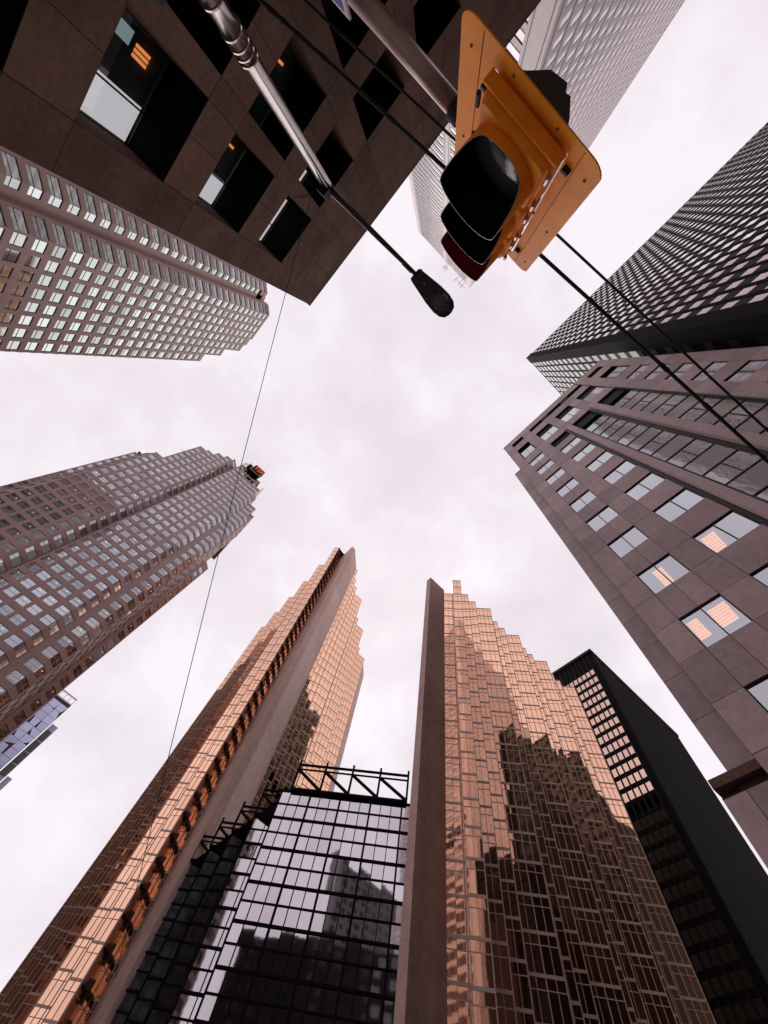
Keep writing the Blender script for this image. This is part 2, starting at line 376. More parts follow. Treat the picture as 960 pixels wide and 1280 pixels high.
for (ci, ri, f0, f1) in ((-1, 3, .04, .58), (-2, 3, .04, .96), (-3, 4, .5, .9)): sheetA(ci, ri, f0, f1, .62, .96, M_ceil, 'inner_wall', 1.0)
for ci, ri, f0, f1 in ((-1, 2, .02, .3), (-1, 3, .02, .22), (-2, 3, .02, .22), (-3, 3, .1, .3)):
    a, b = cols[ci]; c, d = rows[ri]; mb = MB()
    for k in range(3 if ri == 2 else 1):
        mb.fbox(FA, a + .3 + k * .11, a + .38 + k * .11, d - .12, d - .08, -DEP - .75, -DEP - .35, 0, True)
    setorigin(mb.build('ceiling_light', L_dim, A))

# ================================================================== mauve granite block (right)
YI = -15.6
I = thing('mauve_granite_building', (1.3, YI, 0), 'mauve granite office block with paired square windows and glazed bays at the right edge', 'building')
FI = Fr((1.3, YI), (-17.3, YI))            # walk -X, outside +Y
def SI(x): return 1.3 - x
HI = 68.6
flo = 4.34
hd = [17.85 + flo * k for k in range(-5, 9)]
W1 = (SI(.06), SI(-1.95)); S1 = (SI(-3.3), SI(-5.55)); B1 = (SI(-6.65), SI(-8.95)); B2 = (SI(-10.15), SI(-12.5)); W2 = (SI(-13.95), SI(-16.0))
back = MB(); big = (55.3, 61.0)
for w in (W1, W2): pass
rowsW = [(h - 2.13, h) for h in hd] + [big, (63.9, 66.0)]
rowsS = [(h - 2.13, h) for h in hd[:-1]] + [(50.2, 52.7), (55.3, 61.0), (63.9, 65.8)]
rowsB = [(-CZ, 52.7), (55.3, 61.0), (63.9, 65.8)]
allc = [(W1, rowsW), (S1, rowsS), (B1, rowsB), (B2, rowsB), (W2, rowsW)]
cur = 0
for (c, rw) in allc:
    walls(back, FI, -CZ, HI, [c], rw, .28, 0, 1, s0=cur, s1=c[1]); cur = c[1]
back.quad(FI.P(cur, -CZ), FI.P(FI.L, -CZ), FI.P(FI.L, HI), FI.P(cur, HI), 0)
shell(back, [(-17.3, YI), (-17.3, YI - 16)], HI, m=2, roof=False); shell(back, [(-17.3, YI - 16), (1.3, YI - 16)], HI, m=3, roof=False); back.ngon([(-17.3, YI, HI + CZ), (-17.3, YI - 16, HI + CZ), (1.3, YI - 16, HI + CZ), (1.3, YI, HI + CZ)], 2)
FIs = Fr((1.3, YI - 16), (1.3, YI)); clI = cell_cols(.4, 3.0, 5, 2.7); walls(back, FIs, -CZ, HI, clI, storeys(66, 4.34, 3.2), .2, 3, 1)  # unseen side and back coloured black for shade, as mirrored in the gold tower
back.build('backing_wall', [M_mauveback, M_blackframe, M_mauve, M_blacksp], I)
pIs = Pieces()
for (a, b) in clI:
    for (c, d) in storeys(66, 4.34, 3.2): pIs.add(FIs, a, b, c, d, -.15, .04)
pIs.build(I, 'side_window', unit_pane(G_dark), G_dark, 0, .002)
pc = Pieces(); g = .012
def addp(F, s0, s1, z0, z1, d=.02, th=.04): pc.add(F, s0 + g, s1 - g, z0 + g, z1 - g, d + random.gauss(0, .002), th)
lev = sorted([h for h in hd] + [h - 2.13 for h in hd]); lev = [-CZ] + lev + [55.3, 58.2, 61.0, 63.9, 66.0, HI]
for (a, b) in ((0, W1[0]), (W1[1], S1[0]), (B2[1] + .12, W2[0]), (W2[1], FI.L)):
    for k in range(len(lev) - 1):
        if lev[k + 1] - lev[k] > .1: addp(FI, a, b, lev[k], lev[k + 1])
for w, rw in ((W1, rowsW), (W2, rowsW), (S1, rowsS)):
    z = -CZ
    for (c, d) in rw:
        if c - z > .1:
            if w is S1: addp(FI, w[0], w[1], z, c)
            else:
                m_ = (w[0] + w[1]) / 2; addp(FI, w[0], m_, z, c); addp(FI, m_, w[1], z, c)
        z = d
    addp(FI, w[0], w[1], z, HI)
for (a, b) in (B1, B2):
    for (z0, z1) in ((52.7, 55.3), (61.0, 63.9), (65.8, HI)): addp(FI, a, b, z0, z1)
for (a, b) in ((S1[1], B1[0]), (B1[1], B2[0])):
    for (z0, z1) in ((52.7, 55.3), (55.3, 58.2), (58.2, 61), (61, 63.9), (65.8, HI)): addp(FI, a, b, z0, z1)
# wing set back at the left, lower
FW = Fr((2.32, YI - .6), (1.33, YI - .6)); HW = 55.2
wl = [11.6 + 2.15 * k for k in range(0, 21)]
for k in range(len(wl) - 1): addp(FW, 0, FW.L, wl[k], min(wl[k + 1], HW))
FL_ = Fr((2.95, YI - .5), (1.33, YI - .5))
for (z0, z1) in ((-CZ, 2.2), (2.2, 6.2), (6.2, 10.9)):
    addp(FL_, 0, .8, z0, z1); addp(FL_, .8, FL_.L, z0, z1)
pc.build(I, 'granite_panel', unit_cube(M_mauve), M_mauve, 300)
mb = MB(); shell(mb, [(2.32, YI - .64), (1.33, YI - .64), (1.33, YI - 9), (2.32, YI - 9)], HW, 11.0, close=True)
shell(mb, [(2.95, YI - .54), (1.33, YI - .54), (1.33, YI - 9), (2.95, YI - 9)], 11.0, close=True)
mb.box(1.33, 3.0, YI - 4, YI - .44, 11.28 + CZ, 11.6 + CZ, 1)
mb.build('wing_wall', [M_mauveback, M_brown], I)
# fins beside the bays
mb = MB()
for (x0, x1, d) in ((-5.85, -6.4, .38), (-9.25, -9.9, .42)):
    mb.fbox(FI, SI(x0), SI(x1), -CZ, 52.9, 0, d)
mb.fbox(FI, SI(-5.55) + .02, SI(-12.6), 52.75, 52.95, .0, .06)
fin = mb.build('fin', M_mauve, I)
mb = MB()
for (x0, x1) in ((-5.6, -5.8), (-6.45, -6.62), (-8.98, -9.2), (-9.95, -10.12)):
    mb.fbox(FI, SI(x0), SI(x1), -CZ, 52.6, 0, .012)
mb.fbox(FI, SI(-12.52), SI(-12.62), -CZ, 52.6, 0, .14)
mb.build('fin_groove', M_blackframe, I)
# windows
def window_I(a, b, c, d, split=True, fr=.05, mt=None, dep=-.06):
    mb = MB(); m_ = (a + b) / 2; e = .002
    L = [(a, a + fr, c, d), (b - fr, b, c, d), (a + fr, b - fr, c, c + fr), (a + fr, b - fr, d - fr, d)]
    if split: L.append((m_ - .03, m_ + .03, c + fr, d - fr))
    for (s0, s1, z0, z1) in L: mb.fbox(FI, s0 + e, s1 - e, z0 + e, z1 - e, -.28, dep + .05)
    w = mb.build('window', M_blackframe, I); setorigin(w)
    for (s0, s1) in (((a + fr, m_ - .03), (m_ + .03, b - fr)) if split else ((a + fr, b - fr),)):
        o = bpy.data.objects.new('pane', unit_pane(mt or G_I)); COL.objects.link(o); o.parent = w
        o.location = Vector(FI.P((s0 + s1) / 2, (c + d) / 2, dep)) - I.location - w.location
        o.scale = (s1 - s0, .012, d - c - 2 * fr); o.rotation_euler = (random.gauss(0, .003), 0, FI.ang + random.gauss(0, .003))
    return w
for w in (W1, W2):
    for h in hd: window_I(w[0], w[1], h - 2.13, h)
    window_I(w[0] + .1, w[1] - .1, big[0] + .3, big[1] - 1.9)
for h in hd[:-1]: window_I(S1[0], S1[1], h - 2.13, h)
window_I(S1[0], S1[1], 55.3, 58.6)
for w in (B1, B2):
    z = hd[0] - 4.34
    for h in hd[:-1]:
        window_I(w[0], w[1], h - 2.15, h, True, .045, G_Ibay); window_I(w[0], w[1], h - 4.32, h - 2.17, False, .03, M_polish)
    window_I(w[0], w[1], 55.3, 58.6, True, .05)
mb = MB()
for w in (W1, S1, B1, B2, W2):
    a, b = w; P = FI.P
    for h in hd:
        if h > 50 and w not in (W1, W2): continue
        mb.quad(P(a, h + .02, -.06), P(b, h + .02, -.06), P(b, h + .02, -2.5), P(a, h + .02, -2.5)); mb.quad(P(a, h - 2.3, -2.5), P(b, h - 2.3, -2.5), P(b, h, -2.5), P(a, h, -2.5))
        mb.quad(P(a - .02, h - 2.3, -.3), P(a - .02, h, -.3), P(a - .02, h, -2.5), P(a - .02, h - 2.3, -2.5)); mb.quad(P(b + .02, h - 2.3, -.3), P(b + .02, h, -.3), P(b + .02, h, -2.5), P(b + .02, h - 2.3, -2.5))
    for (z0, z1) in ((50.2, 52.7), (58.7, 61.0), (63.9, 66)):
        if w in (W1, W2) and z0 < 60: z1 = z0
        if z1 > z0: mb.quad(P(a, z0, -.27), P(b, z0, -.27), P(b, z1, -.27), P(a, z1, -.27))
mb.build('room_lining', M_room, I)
lit = [(W1, 17.85, .55, .95), (W1, 17.85, .05, .3), (W1, 22.19, .35, .62), (S1, 22.19, .1, .42), (B1, 26.53, .5, .85), (B2, 22.19, .2, .5), (W1, 9.17, .2, .6)]
for (w, h, f0, f1) in lit:
    mb = MB(); wd = w[1] - w[0]
    for k in range(7): mb.fbox(FI, w[0] + wd * f0, w[0] + wd * f1, h - .16, h - .12, -.32 - k * .17 - .11, -.32 - k * .17, 0, True)
    setorigin(mb.build('ceiling_light', L_warm, I))

# ================================================================== generic punched tower
# ================================================================== pink granite tower (upper left)
YB = 69.
B = thing('pink_granite_tower', (33.4, YB, 0), 'pink granite tower with pale square windows, upper of the two granite towers at the left', 'tower')
wb = MB(); pB = Pieces()
tops = [180, 180, 180, 180, 178.5, 176.5, 164, 152.5]
x0 = 33.4; pit = 3.23; fl = 4.0
prevt = None
for k in range(8):
    a = x0 + k * pit; F = Fr((a, YB), (a + pit, YB)); T = tops[k]
    wc = (pit - 2.05, pit) if k == 7 else ((0.0, 2.1) if k == 0 else (.55, 2.6)); wc = (.46, 2.78)
    rw = [r for r in storeys(183.1, fl, 2.6) if r[1] < T - .5]
    walls(wb, F, -CZ, T, [wc], rw, .3)
    for (c, d) in rw: pB.add(F, wc[0], wc[1], c, d, -.16, .05)
    wb.quad((a, YB, T + CZ), (a + pit, YB, T + CZ), (a + pit, YB + 34, T + CZ), (a, YB + 34, T + CZ))
    if prevt is not None and prevt > T: wb.quad((a, YB, T + CZ), (a, YB + 34, T + CZ), (a, YB + 34, prevt + CZ), (a, YB, prevt + CZ))
    prevt = T
xe = x0 + 8 * pit
rw = storeys(183.1, fl, 2.6)
def facetB(p0, p1, T, wins, mt=0):
    F = Fr(p0, p1); r2 = [r for r in rw if r[1] < T - .5]
    walls(wb, F, -CZ, T, wins(F), r2, .3)
    for (a, b) in wins(F):
        for (c, d) in r2: pB.add(F, a, b, c, d, -.16, .05)
# zigzag corner: 45 degree facet, recess, small facet, 45 degree facet ...
facetB((30.6, 71.8), (x0, YB), 180, lambda F: [(.5, F.L - .02)])
wb.quad((30.6, 71.8, 0), (30.6, 73.4, 0), (30.6, 73.4, 180 + CZ), (30.6, 71.8, 180 + CZ))
facetB((29.0, 73.4), (30.6, 73.4), 178, lambda F: [])
facetB((27.1, 73.4), (29.0, 73.4), 177, lambda F: [(.02, F.L - .15)])
facetB((24.1, 76.4), (27.1, 73.4), 177, lambda F: [(.9, F.L - .02)])
facetB((24.1, 79.0), (24.1, 76.4), 174, lambda F: [(.4, F.L - .3)])
shell(wb, [(24.1, 79), (27.1, 73.4), (30.6, 73.4), (x0, YB), (x0 + .01, YB + 34), (24.1, YB + 34)], 174.5, 170)
wb.ngon([(24.1, 76.4, 177 + CZ), (27.1, 73.4, 177 + CZ), (30.6, 73.4, 177 + CZ), (30.6, 71.8, 177 + CZ), (x0, YB, 177 + CZ), (x0, YB + 34, 177 + CZ), (24.1, YB + 34, 177 + CZ)])
FB = Fr((xe, YB), (xe, YB + 34)); clB = cell_cols(.5, 3.25, 10, 2.6)
walls(wb, FB, -CZ, 152, clB, storeys(150, 4.0, 2.9), .2); 
pB2 = Pieces()
for (a, b) in clB:
    for (c, d) in storeys(150, 4.0, 2.9): pB2.add(FB, a, b, c, d, -.15, .04)
shell(wb, [(xe, YB + 34), (24.1, YB + 34), (24.1, 79)], 150, roof=False)
wb.build('wall', M_pink, B)
pB.build(B, 'window', unit_pane(G_silver, M_blackframe, (.35,)), G_silver, 300, .004)
pB2.build(B, 'side_window', unit_pane(G_dark), G_dark, 0, .002)
mb = MB()   # thin pale ribs on the left return
for k in range(60): mb.box(xe, xe + .25, YB + .2, YB + .9, 6 + k * 2.9, 7.2 + k * 2.9) if 6 + k * 2.9 < 150 else None
mb.build('wall_rib', M_whiteline, B)

# ================================================================== faceted granite tower with the roof sign (left)
C = thing('faceted_granite_tower', (104, 27, 0), 'brown granite tower with stepped crown and small roof sign, middle of the left edge', 'tower')
wc = MB(); pC = Pieces(); FLC = 4.14; dots = MB()
rC = storeys(203.2, FLC, 2.5)
def faceC(p0, p1, T, wins, light=.35, fs=0):
    F = Fr(p0, p1); r2 = [(c, d) for (c, d) in rC if d < T - .6]
    if fs:
        r3 = [(c, d) for (c, d) in r2 if d < fs]; r4 = [(c, d - .35) for (c, d) in r2 if d >= fs]; zc = fs - 2.4
        zc = max(d for c, d in r3) + .4; walls(wc, F, -CZ, zc, wins, r3, .28); walls(wc, F, zc, T, [(.05, F.L - .05)], r4, .28)
        for (c, d) in r4: pC.add(F, .05, F.L - .05, c, d, -.14, .05)
        r2 = r3
    else: walls(wc, F, -CZ, T, wins, r2, .28)
    for (a, b) in wins:
        for (c, d) in r2:
            pC.add(F, a, b, c, d, -.14, .05)
            if random.random() < light and c < 150:
                s = a + (b - a) * random.uniform(.15, .8)
                dots.quad(F.P(s, d - .25, -.45), F.P(s + .42, d - .25, -.45), F.P(s + .42, d - .25, -.9), F.P(s, d - .25, -.9))
    return F
def cap(pts, z): wc.ngon([(*p, z + CZ) for p in pts])
X1 = 104.; BK = 34.
# (y from, y to, top)
dark = [(64.3, 61.0, 156), (61.0, 57.7, 185), (57.7, 54.4, 187), (54.4, 51.1, 192), (51.1, 47.9, 196)]
silv = [(43.4, 40.1, 200), (40.1, 36.8, 200), (36.8, 33.5, 199.5), (33.5, 30.2, 198.5), (30.2, 26.8, 192)]
strips = []
faceC((106.6, 68.6), (106.6, 66.9), 150, [(.2, 1.5)], .1); faceC((106.6, 66.9), (X1, 64.3), 154, [(.8, 3.2)], .1)
cap([(106.6, 68.6), (106.6, 66.9), (X1, 64.3), (X1 + BK, 64.3), (X1 + BK, 68.6)], 152)
allst = dark + [None] + silv
prev = 152
for st in dark:
    y0, y1, T = st; faceC((X1, y0), (X1, y1), T, [(.45, 2.85)], .5)
    cap([(X1, y0), (X1, y1), (X1 + BK, y1), (X1 + BK, y0)], T)
    lo, hi = min(prev, T), max(prev, T); wc.quad((X1, y0, lo + CZ), (X1 + BK, y0, lo + CZ), (X1 + BK, y0, hi + CZ), (X1, y0, hi + CZ)); prev = T
faceC((X1, 47.9), (107.2, 44.7), 199, [(.9, 4.1)], .2)
wc.quad((107.2, 44.7, 0), (107.2, 43.4, 0), (107.2, 43.4, 199 + CZ), (107.2, 44.7, 199 + CZ)); wc.quad((107.2, 43.4, 0), (X1, 43.4, 0), (X1, 43.4, 199 + CZ), (107.2, 43.4, 199 + CZ))
cap([(X1, 47.9), (107.2, 44.7), (107.2, 43.4), (X1 + BK, 43.4), (X1 + BK, 47.9)], 199)
for i, st in enumerate(silv):
    y0, y1, T = st; faceC((X1, y0), (X1, y1), T, [(.42, 2.85) if i < 4 else (.85, 3.38)], .55, fs=(0, 0, 0, 168, 150)[i])
    cap([(X1, y0), (X1, y1), (X1 + BK, y1), (X1 + BK, y0)], T)
    lo, hi = min(prev, T), max(prev, T); wc.quad((X1, y1, lo + CZ), (X1 + BK, y1, lo + CZ), (X1 + BK, y1, hi + CZ), (X1, y1, hi + CZ)); prev = T
wc.quad((X1, 26.8, 165 + CZ), (X1 + BK, 26.8, 165 + CZ), (X1 + BK, 26.8, 192 + CZ), (X1, 26.8, 192 + CZ))
faceC((X1, 26.8), (106.2, 24.6), 186, [(.02, 2.75)], .45, fs=150)
faceC((106.2, 24.6), (106.2, 20.5), 179, [(1.5, 4.08)], .5, fs=150)
faceC((106.2, 20.5), (108.3, 18.4), 170, [(.02, 2.7)], .45)
faceC((108.3, 18.4), (123, 18.4), 176, cell_cols(0, 3.6, 4, 2.3), .2)
faceC((123, 18.4), (125.9, 15.5), 148, [(1.0, 3.6)], .3)
cap([(X1, 26.8), (106.2, 24.6), (138, 24.6), (138, 26.8)], 186); wc.quad((106.2, 24.6, 170), (138, 24.6, 170), (138, 24.6, 187.6), (106.2, 24.6, 187.6))
cap([(106.2, 24.6), (106.2, 20.5), (138, 20.5), (138, 24.6)], 179); wc.quad((106.2, 20.5, 160), (138, 20.5, 160), (138, 20.5, 180.6), (106.2, 20.5, 180.6))
cap([(106.2, 20.5), (108.3, 18.4), (138, 18.5), (138, 20.5)], 170); wc.quad((108.3, 18.4, 171.6), (108.3, 24, 171.6), (108.3, 24, 177.6), (108.3, 18.4, 177.6))
cap([(108.3, 18.4), (123, 18.4), (123, 26), (108.3, 26)], 176.0); cap([(123, 18.4), (125.9, 15.5), (138, 17.1), (138, 18.4)], 148)
wc.quad((123, 18.4, 149), (123, 26, 149), (123, 26, 177.6), (123, 18.4, 177.6))
wc.quad((125.9, 15.5, 0), (192, 24.2, 0), (192, 24.2, 149.6), (125.9, 15.5, 149.6), 1); wc.quad((192, 24.2, 0), (192, 68.6, 0), (192, 68.6, 133.6), (192, 24.2, 133.6), 1); wc.quad((123, 18.6, 149.6), (192, 27, 149.6), (192, 27, 177), (123, 18.6, 177), 1); wc.ngon([(125.9, 15.5, 149.6), (192, 24.2, 149.6), (192, 68, 149.6), (130, 68, 149.6)])
wc.quad((106.6, 68.6, 0), (138, 68.6, 0), (138, 68.6, 151), (106.6, 68.6, 151))
wc.build('wall', [M_pinkb, M_greyst], C)
pC.build(C, 'window', unit_pane(G_cblue, M_whiteline, (.5,)), G_cblue, 300, .006)
o = dots.build('ceiling_lights', L_white, C, stuff=True)
# roof sign and mast equipment
sgn = thing('roof_sign', (101.5, 36.5, 201 + CZ), 'small black roof sign with red orange TD letters on the stepped crown', 'sign')
FS = Fr((101.0, 38.6), (101.0, 32.6))
mb = MB(); mb.fbox(FS, 0, FS.L, 196.5, 205.0, -3.0, 0, 0, True); mb.build('sign_box', M_black, sgn)
mb = MB()
for (a, b, c, d) in ((0, FS.L, 204.7, 205), (0, FS.L, 196.5, 196.8), (0, .25, 196.8, 204.7), (FS.L - .25, FS.L, 196.8, 204.7), (0, FS.L, 199.6, 199.85)): mb.fbox(FS, a, b, c, d, 0, .1)
mb.build('sign_edge', M_gilt, sgn)
def letter(ch, s, z, w, h, t=.55):
    mb = MB(); F = FS
    if ch == 'T': mb.fbox(F, s, s + w, z + h - t, z + h, .01, .2); mb.fbox(F, s + w / 2 - t / 2, s + w / 2 + t / 2, z, z + h - t - .01, .01, .2)
    else:
        mb.fbox(F, s, s + t, z, z + h, .01, .2); n = 8; r1, r0 = h / 2, h / 2 - t
        for k in range(n):
            a0, a1 = -math.pi / 2 + math.pi * k / n, -math.pi / 2 + math.pi * (k + 1) / n; kx = (w - t) / r1
            for dd in (.2,):
                pts = [(s + t + math.cos(a) * r * kx, z + h / 2 + math.sin(a) * r) for a, r in ((a0, r0), (a0, r1), (a1, r1), (a1, r0))]
                mb.quad(*[F.P(x, y, dd) for x, y in pts]); mb.quad(F.P(*pts[1], dd), F.P(*pts[1], .01), F.P(*pts[2], .01), F.P(*pts[2], dd))
    o = mb.build('letter', M_red, sgn); setorigin(o)
letter('T', .6, 200.4, 2.3, 3.6); letter('D', 3.1, 200.4, 2.4, 3.6)
mast = thing('roof_antenna', (103, 42.5, 200 + CZ), 'tangle of white roof antennas and a dish beside the lit sign', 'antenna')
mb = MB()
for k in range(9):
    x, y = 103 + random.uniform(-1, 2), 40 + random.uniform(-2, 3.2); h = random.uniform(3, 7)
    mb.tube([(x, y, 199), (x + random.uniform(-.6, .6), y + random.uniform(-.6, .6), 201 + h)], .14, 5)
    mb.tube([(x - 1, y - 1, 200 + h * .6), (x + 1, y + 1, 200 + h * .7)], .12, 5)
mb.build('mast', M_whiteline, mast)
mb = MB(); mb.box(102.3, 104.5, 39.4, 41.2, 201, 205.2); mb.build('equipment_box', M_black, mast)
# maintenance ledge lines on the crown
mb = MB()
for (y0, y1, z) in ((62, 50, 170), (47, 38, 190)):
    for k in range(6): mb.tube([(X1 - .2, y0 + (y1 - y0) * k / 6, z + CZ + (k % 2) * .6), (X1 - .2, y0 + (y1 - y0) * (k + 1) / 6, z + CZ + ((k + 1) % 2) * .6)], .1, 4)
mb.build('roof_rail', M_whiteline, C)

# ================================================================== distant blue glass tower (left edge)
D = thing('blue_glass_tower', (284, 25, 0), 'distant slim blue glass tower with white rooftop frame, small at the left edge', 'tower')
wd = MB(); pD = Pieces(); KD = 1.4; FD = Fr((203 * KD, 46 * KD), (203 * KD, 17.6 * KD)); HD_ = 119 * KD
n = 8; pw = FD.L / n
for k in range(n):
    for j in range(38): pD.add(FD, k * pw + .10, (k + 1) * pw - .10, -CZ + 3 + j * 4.3, -CZ + 3 + j * 4.3 + 4.12, .03, .05)
shell(wd, [(203 * KD, 46 * KD), (203 * KD, 17.6 * KD), (232 * KD, 20 * KD), (232 * KD, 46 * KD)], HD_, close=True)
wd.build('wall', M_mauveback, D)
pD.build(D, 'glass_panel', unit_pane(G_D), G_D, 220, .01)
mb = MB()
for z in (HD_ + .1, HD_ + 4.2): mb.fbox(FD, 2, FD.L, z, z + .7, -.5, 0)
k = 2.
while k < FD.L: mb.fbox(FD, k, k + .35, HD_, HD_ + 4.2, -.5, -.1); k += 3.1
mb.build('roof_frame', M_whiteline, D)
wg = MB(); shell(wg, [(x * KD, y * KD) for x, y in ((207, 17.4), (207, 14.6), (238, 16.8), (238, 19.5))], 112 * KD, close=True); shell(wg, [(x * KD, y * KD) for x, y in ((210, 14.4), (210, 12.4), (240, 14.2), (240, 16.6))], 92 * KD, close=True); wg.build('side_wing', M_greyst2, D)
FX = Fr((206.9 * KD, 17.2 * KD), (206.9 * KD, 14.7 * KD)); wv = MB()
for j in range(4): wv.fbox(FX, .15, FX.L - .1, 126 + j * 7, 132 + j * 7, 0, .2)
wv.build('louvre_panel', M_greyst, D)

# ================================================================== gold glass towers
def XYrq(r, q): return ((r - q) / 2, -(r + q) / 2)
def gold_tread(F, zt, mull, pg, fl, ncol, zmin=-CZ, dbl=1.0):
    ncol = ncol * 2; pw = F.L / ncol; k = 0
    z = zt
    while z > zmin + fl:
        mb_ = .34
        mull.fbox(F, 0, F.L, z - mb_, z, 0, .05)
        mull.fbox(F, 0, F.L, z - 1.42, z - 1.32, 0, .03)
        for j in range(ncol):
            a, b = j * pw + .03, (j + 1) * pw - .03
            pg.add(F, a, b, z - 1.32, z - mb_, .0, .03); pg.add(F, a, b, z - fl, z - 1.42, .0, .03)
        z -= fl
    for j in range(ncol + 1):
        c = j * pw; w = (.06 if j % 2 else .10) if 0 < j < ncol else .11
        s0, s1 = max(0, c - w / 2), min(F.L, c + w / 2)
        if j == 0: s1 = w
        if j == ncol: s0 = F.L - w
        mull.fbox(F, s0, s1, -CZ, zt, 0, .09)

# ---- right gold tower
Gt = thing('gold_glass_tower', (42, -45, 0), 'copper gold mirror glass tower standing right of the dark glazed atrium', 'tower')
core = MB(); mull = MB(); pG = Pieces(); FG = 3.92
path = [(88, 2.1, 5.6, 108.3, 1), (83.5, 5.6, 9.0, 110.8, 1), (88, 9, 12.1, 108.3, 1), (91, 12.1, 15.2, 108, 1), (94, 15.2, 21.5, 108, 2), (100.1, 21.5, 24.6, 108, 1), (103.2, 24.6, 27.8, 108, 1),
        (106.3, 27.8, 34, 108, 2), (112.4, 34, 37.1, 108, 1), (115.5, 37.1, 40.2, 108, 1), (118.6, 40.2, 46.4, 108, 2), (124.9, 46.4, 49.6, 108, 1), (128, 49.6, 52.8, 108, 1), (131, 52.8, 59.2, 108, 2)]
poly = []
pr = None
for (r, q0, q1, T, n) in path:
    a, b = XYrq(r, q0), XYrq(r, q1)
    if pr is not None:
        c = XYrq(pr, q0); lo = min(pr, r)
        core.quad((*c, 0), (*a, 0), (*a, T + CZ), (*c, T + CZ), 1)
    F = Fr(a, b); gold_tread(F, T, mull, pG, FG, n)
    core.quad(F.P(0, -CZ, -.03), F.P(F.L, -CZ, -.03), F.P(F.L, T, -.03), F.P(0, T, -.03), 0)
    poly += [a, b]; pr = r
e1 = XYrq(137, 59.2); e2 = XYrq(137, 62.0); e3 = (78, -98); e4 = (72, -69)
core.quad((*poly[-1], 0), (*e1, 0), (*e1, 108 + CZ), (*poly[-1], 108 + CZ), 1)
FGr = Fr(e1, e2)
gold_tread(FGr, 103, mull, pG, FG, 2); core.quad(FGr.P(0, -CZ, -.03), FGr.P(FGr.L, -CZ, -.03), FGr.P(FGr.L, 103, -.03), FGr.P(0, 103, -.03), 0)
shell(core, [e2, e3, e4, (44.2, -44.4)], 103, m=0, roof=False)
core.ngon([(*p, 107.9 + CZ) for p in poly + [e1, e2, e3, e4]], 0)
core.build('core_wall', [M_blackframe, G_gold], Gt); mull.build('mullions', M_mull, Gt, stuff=True)
pG.build(Gt, 'glass_pane', unit_pane(G_gold), G_gold, 300, .004)
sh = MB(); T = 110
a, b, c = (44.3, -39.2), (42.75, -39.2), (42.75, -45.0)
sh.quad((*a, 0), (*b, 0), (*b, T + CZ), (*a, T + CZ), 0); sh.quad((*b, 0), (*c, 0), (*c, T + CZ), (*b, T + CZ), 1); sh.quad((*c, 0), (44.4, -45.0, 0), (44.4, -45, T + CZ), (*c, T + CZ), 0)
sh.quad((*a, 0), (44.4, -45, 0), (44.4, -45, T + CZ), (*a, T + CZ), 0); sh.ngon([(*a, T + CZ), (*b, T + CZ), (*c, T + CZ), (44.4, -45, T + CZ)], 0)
sh.build('stone_shaft', [M_shaft, M_shaftshade], Gt)

# ---- left gold tower
SE = 1.055
Et = thing('gold_glass_tower', (91 * SE, -30 * SE, 0), 'taller copper gold mirror glass tower with a wide stone shaft, left of the atrium', 'tower')
core = MB(); mull = MB(); refl_bars = MB(); pE = Pieces(); pE2 = Pieces(); FE = 4.1; TE = 174 * SE
def XYrs(r, s): return ((r + s) / 2 * SE, (s - r) / 2 * SE)
seq = [(116.1, 64.6, 67.3, 1), (110, 67.3, 70.3, 1)]
r, s = 116.6, 70.3
for m_ in range(5):
    for (dt, n) in ((3.05, 1), (3.05, 1), (6.1, 2)):
        seq.append((r, s, s + dt, n)); s += dt; r += 3.33 if n == 1 else 6.65
polyE = []
pr = None
for i, (r, s0, s1, n) in enumerate(seq):
    a, b = XYrs(r, s1), XYrs(r, s0)      # walk towards decreasing s
    F = Fr(a, b); gold_tread(F, TE, mull, pE, FE, n)
    core.quad(F.P(0, -CZ, -.03), F.P(F.L, -CZ, -.03), F.P(F.L, TE, -.03), F.P(0, TE, -.03), 0)
    if pr is not None and i != 0:
        c = XYrs(pr, s0); core.quad((*b, 0), (*c, 0), (*c, TE + CZ), (*b, TE + CZ), 1)
    if i == 1:
        c = XYrs(116.1, s0); F2 = Fr(b, c); gold_tread(F2, TE, mull, pE2, FE, 1)
        core.quad(F2.P(0, -CZ, -.03), F2.P(F2.L, -CZ, -.03), F2.P(F2.L, TE, -.03), F2.P(0, TE, -.03), 0)
        z = TE
        while z > 10:
            refl_bars.fbox(F2, 0, F2.L, z - .5, z - .1, .09, .55); refl_bars.fbox(F2, F2.L * .45, F2.L * .55, z - 1.6, z + .9, .1, .5); z -= FE  # dark crosses built in place of bars reflected in this face
    if i > 0: polyE = [a, b] + polyE
    pr = r
endE = a
# right face: panes facing west, stepping back
shc = (90.7 * SE, -34.3 * SE)
steps = [(91.0, -35, -35.6, 1), (95.4, -35.6, -38.7, 1), (98.5, -38.7, -41.8, 1), (101.6, -41.8, -48, 2), (107.9, -48, -51.1, 1), (111, -51.1, -54.2, 1), (114.1, -54.2, -60.4, 2), (120.4, -60.4, -63.5, 1), (123.5, -63.5, -66.6, 1), (126.6, -66.6, -72.8, 2)]
steps[0] = (91.0, -34.4, -35.6, 1)
pr = None; polyR = []
for (x, y0, y1, n) in steps:
    x *= SE; y0 *= SE; y1 *= SE
    F = Fr((x, y0), (x, y1)); gold_tread(F, TE, mull, pE, FE, n)
    core.quad(F.P(0, -CZ, -.03), F.P(F.L, -CZ, -.03), F.P(F.L, TE, -.03), F.P(0, TE, -.03), 0)
    if pr is not None: core.quad((pr, y0, 0), (x, y0, 0), (x, y0, TE + CZ), (pr, y0, TE + CZ), 1)
    polyR += [(x, y0), (x, y1)]; pr = x
core.ngon([(*p, TE - .1 + CZ) for p in polyE + polyR + [(190, -95), (215, -32)]], 0)
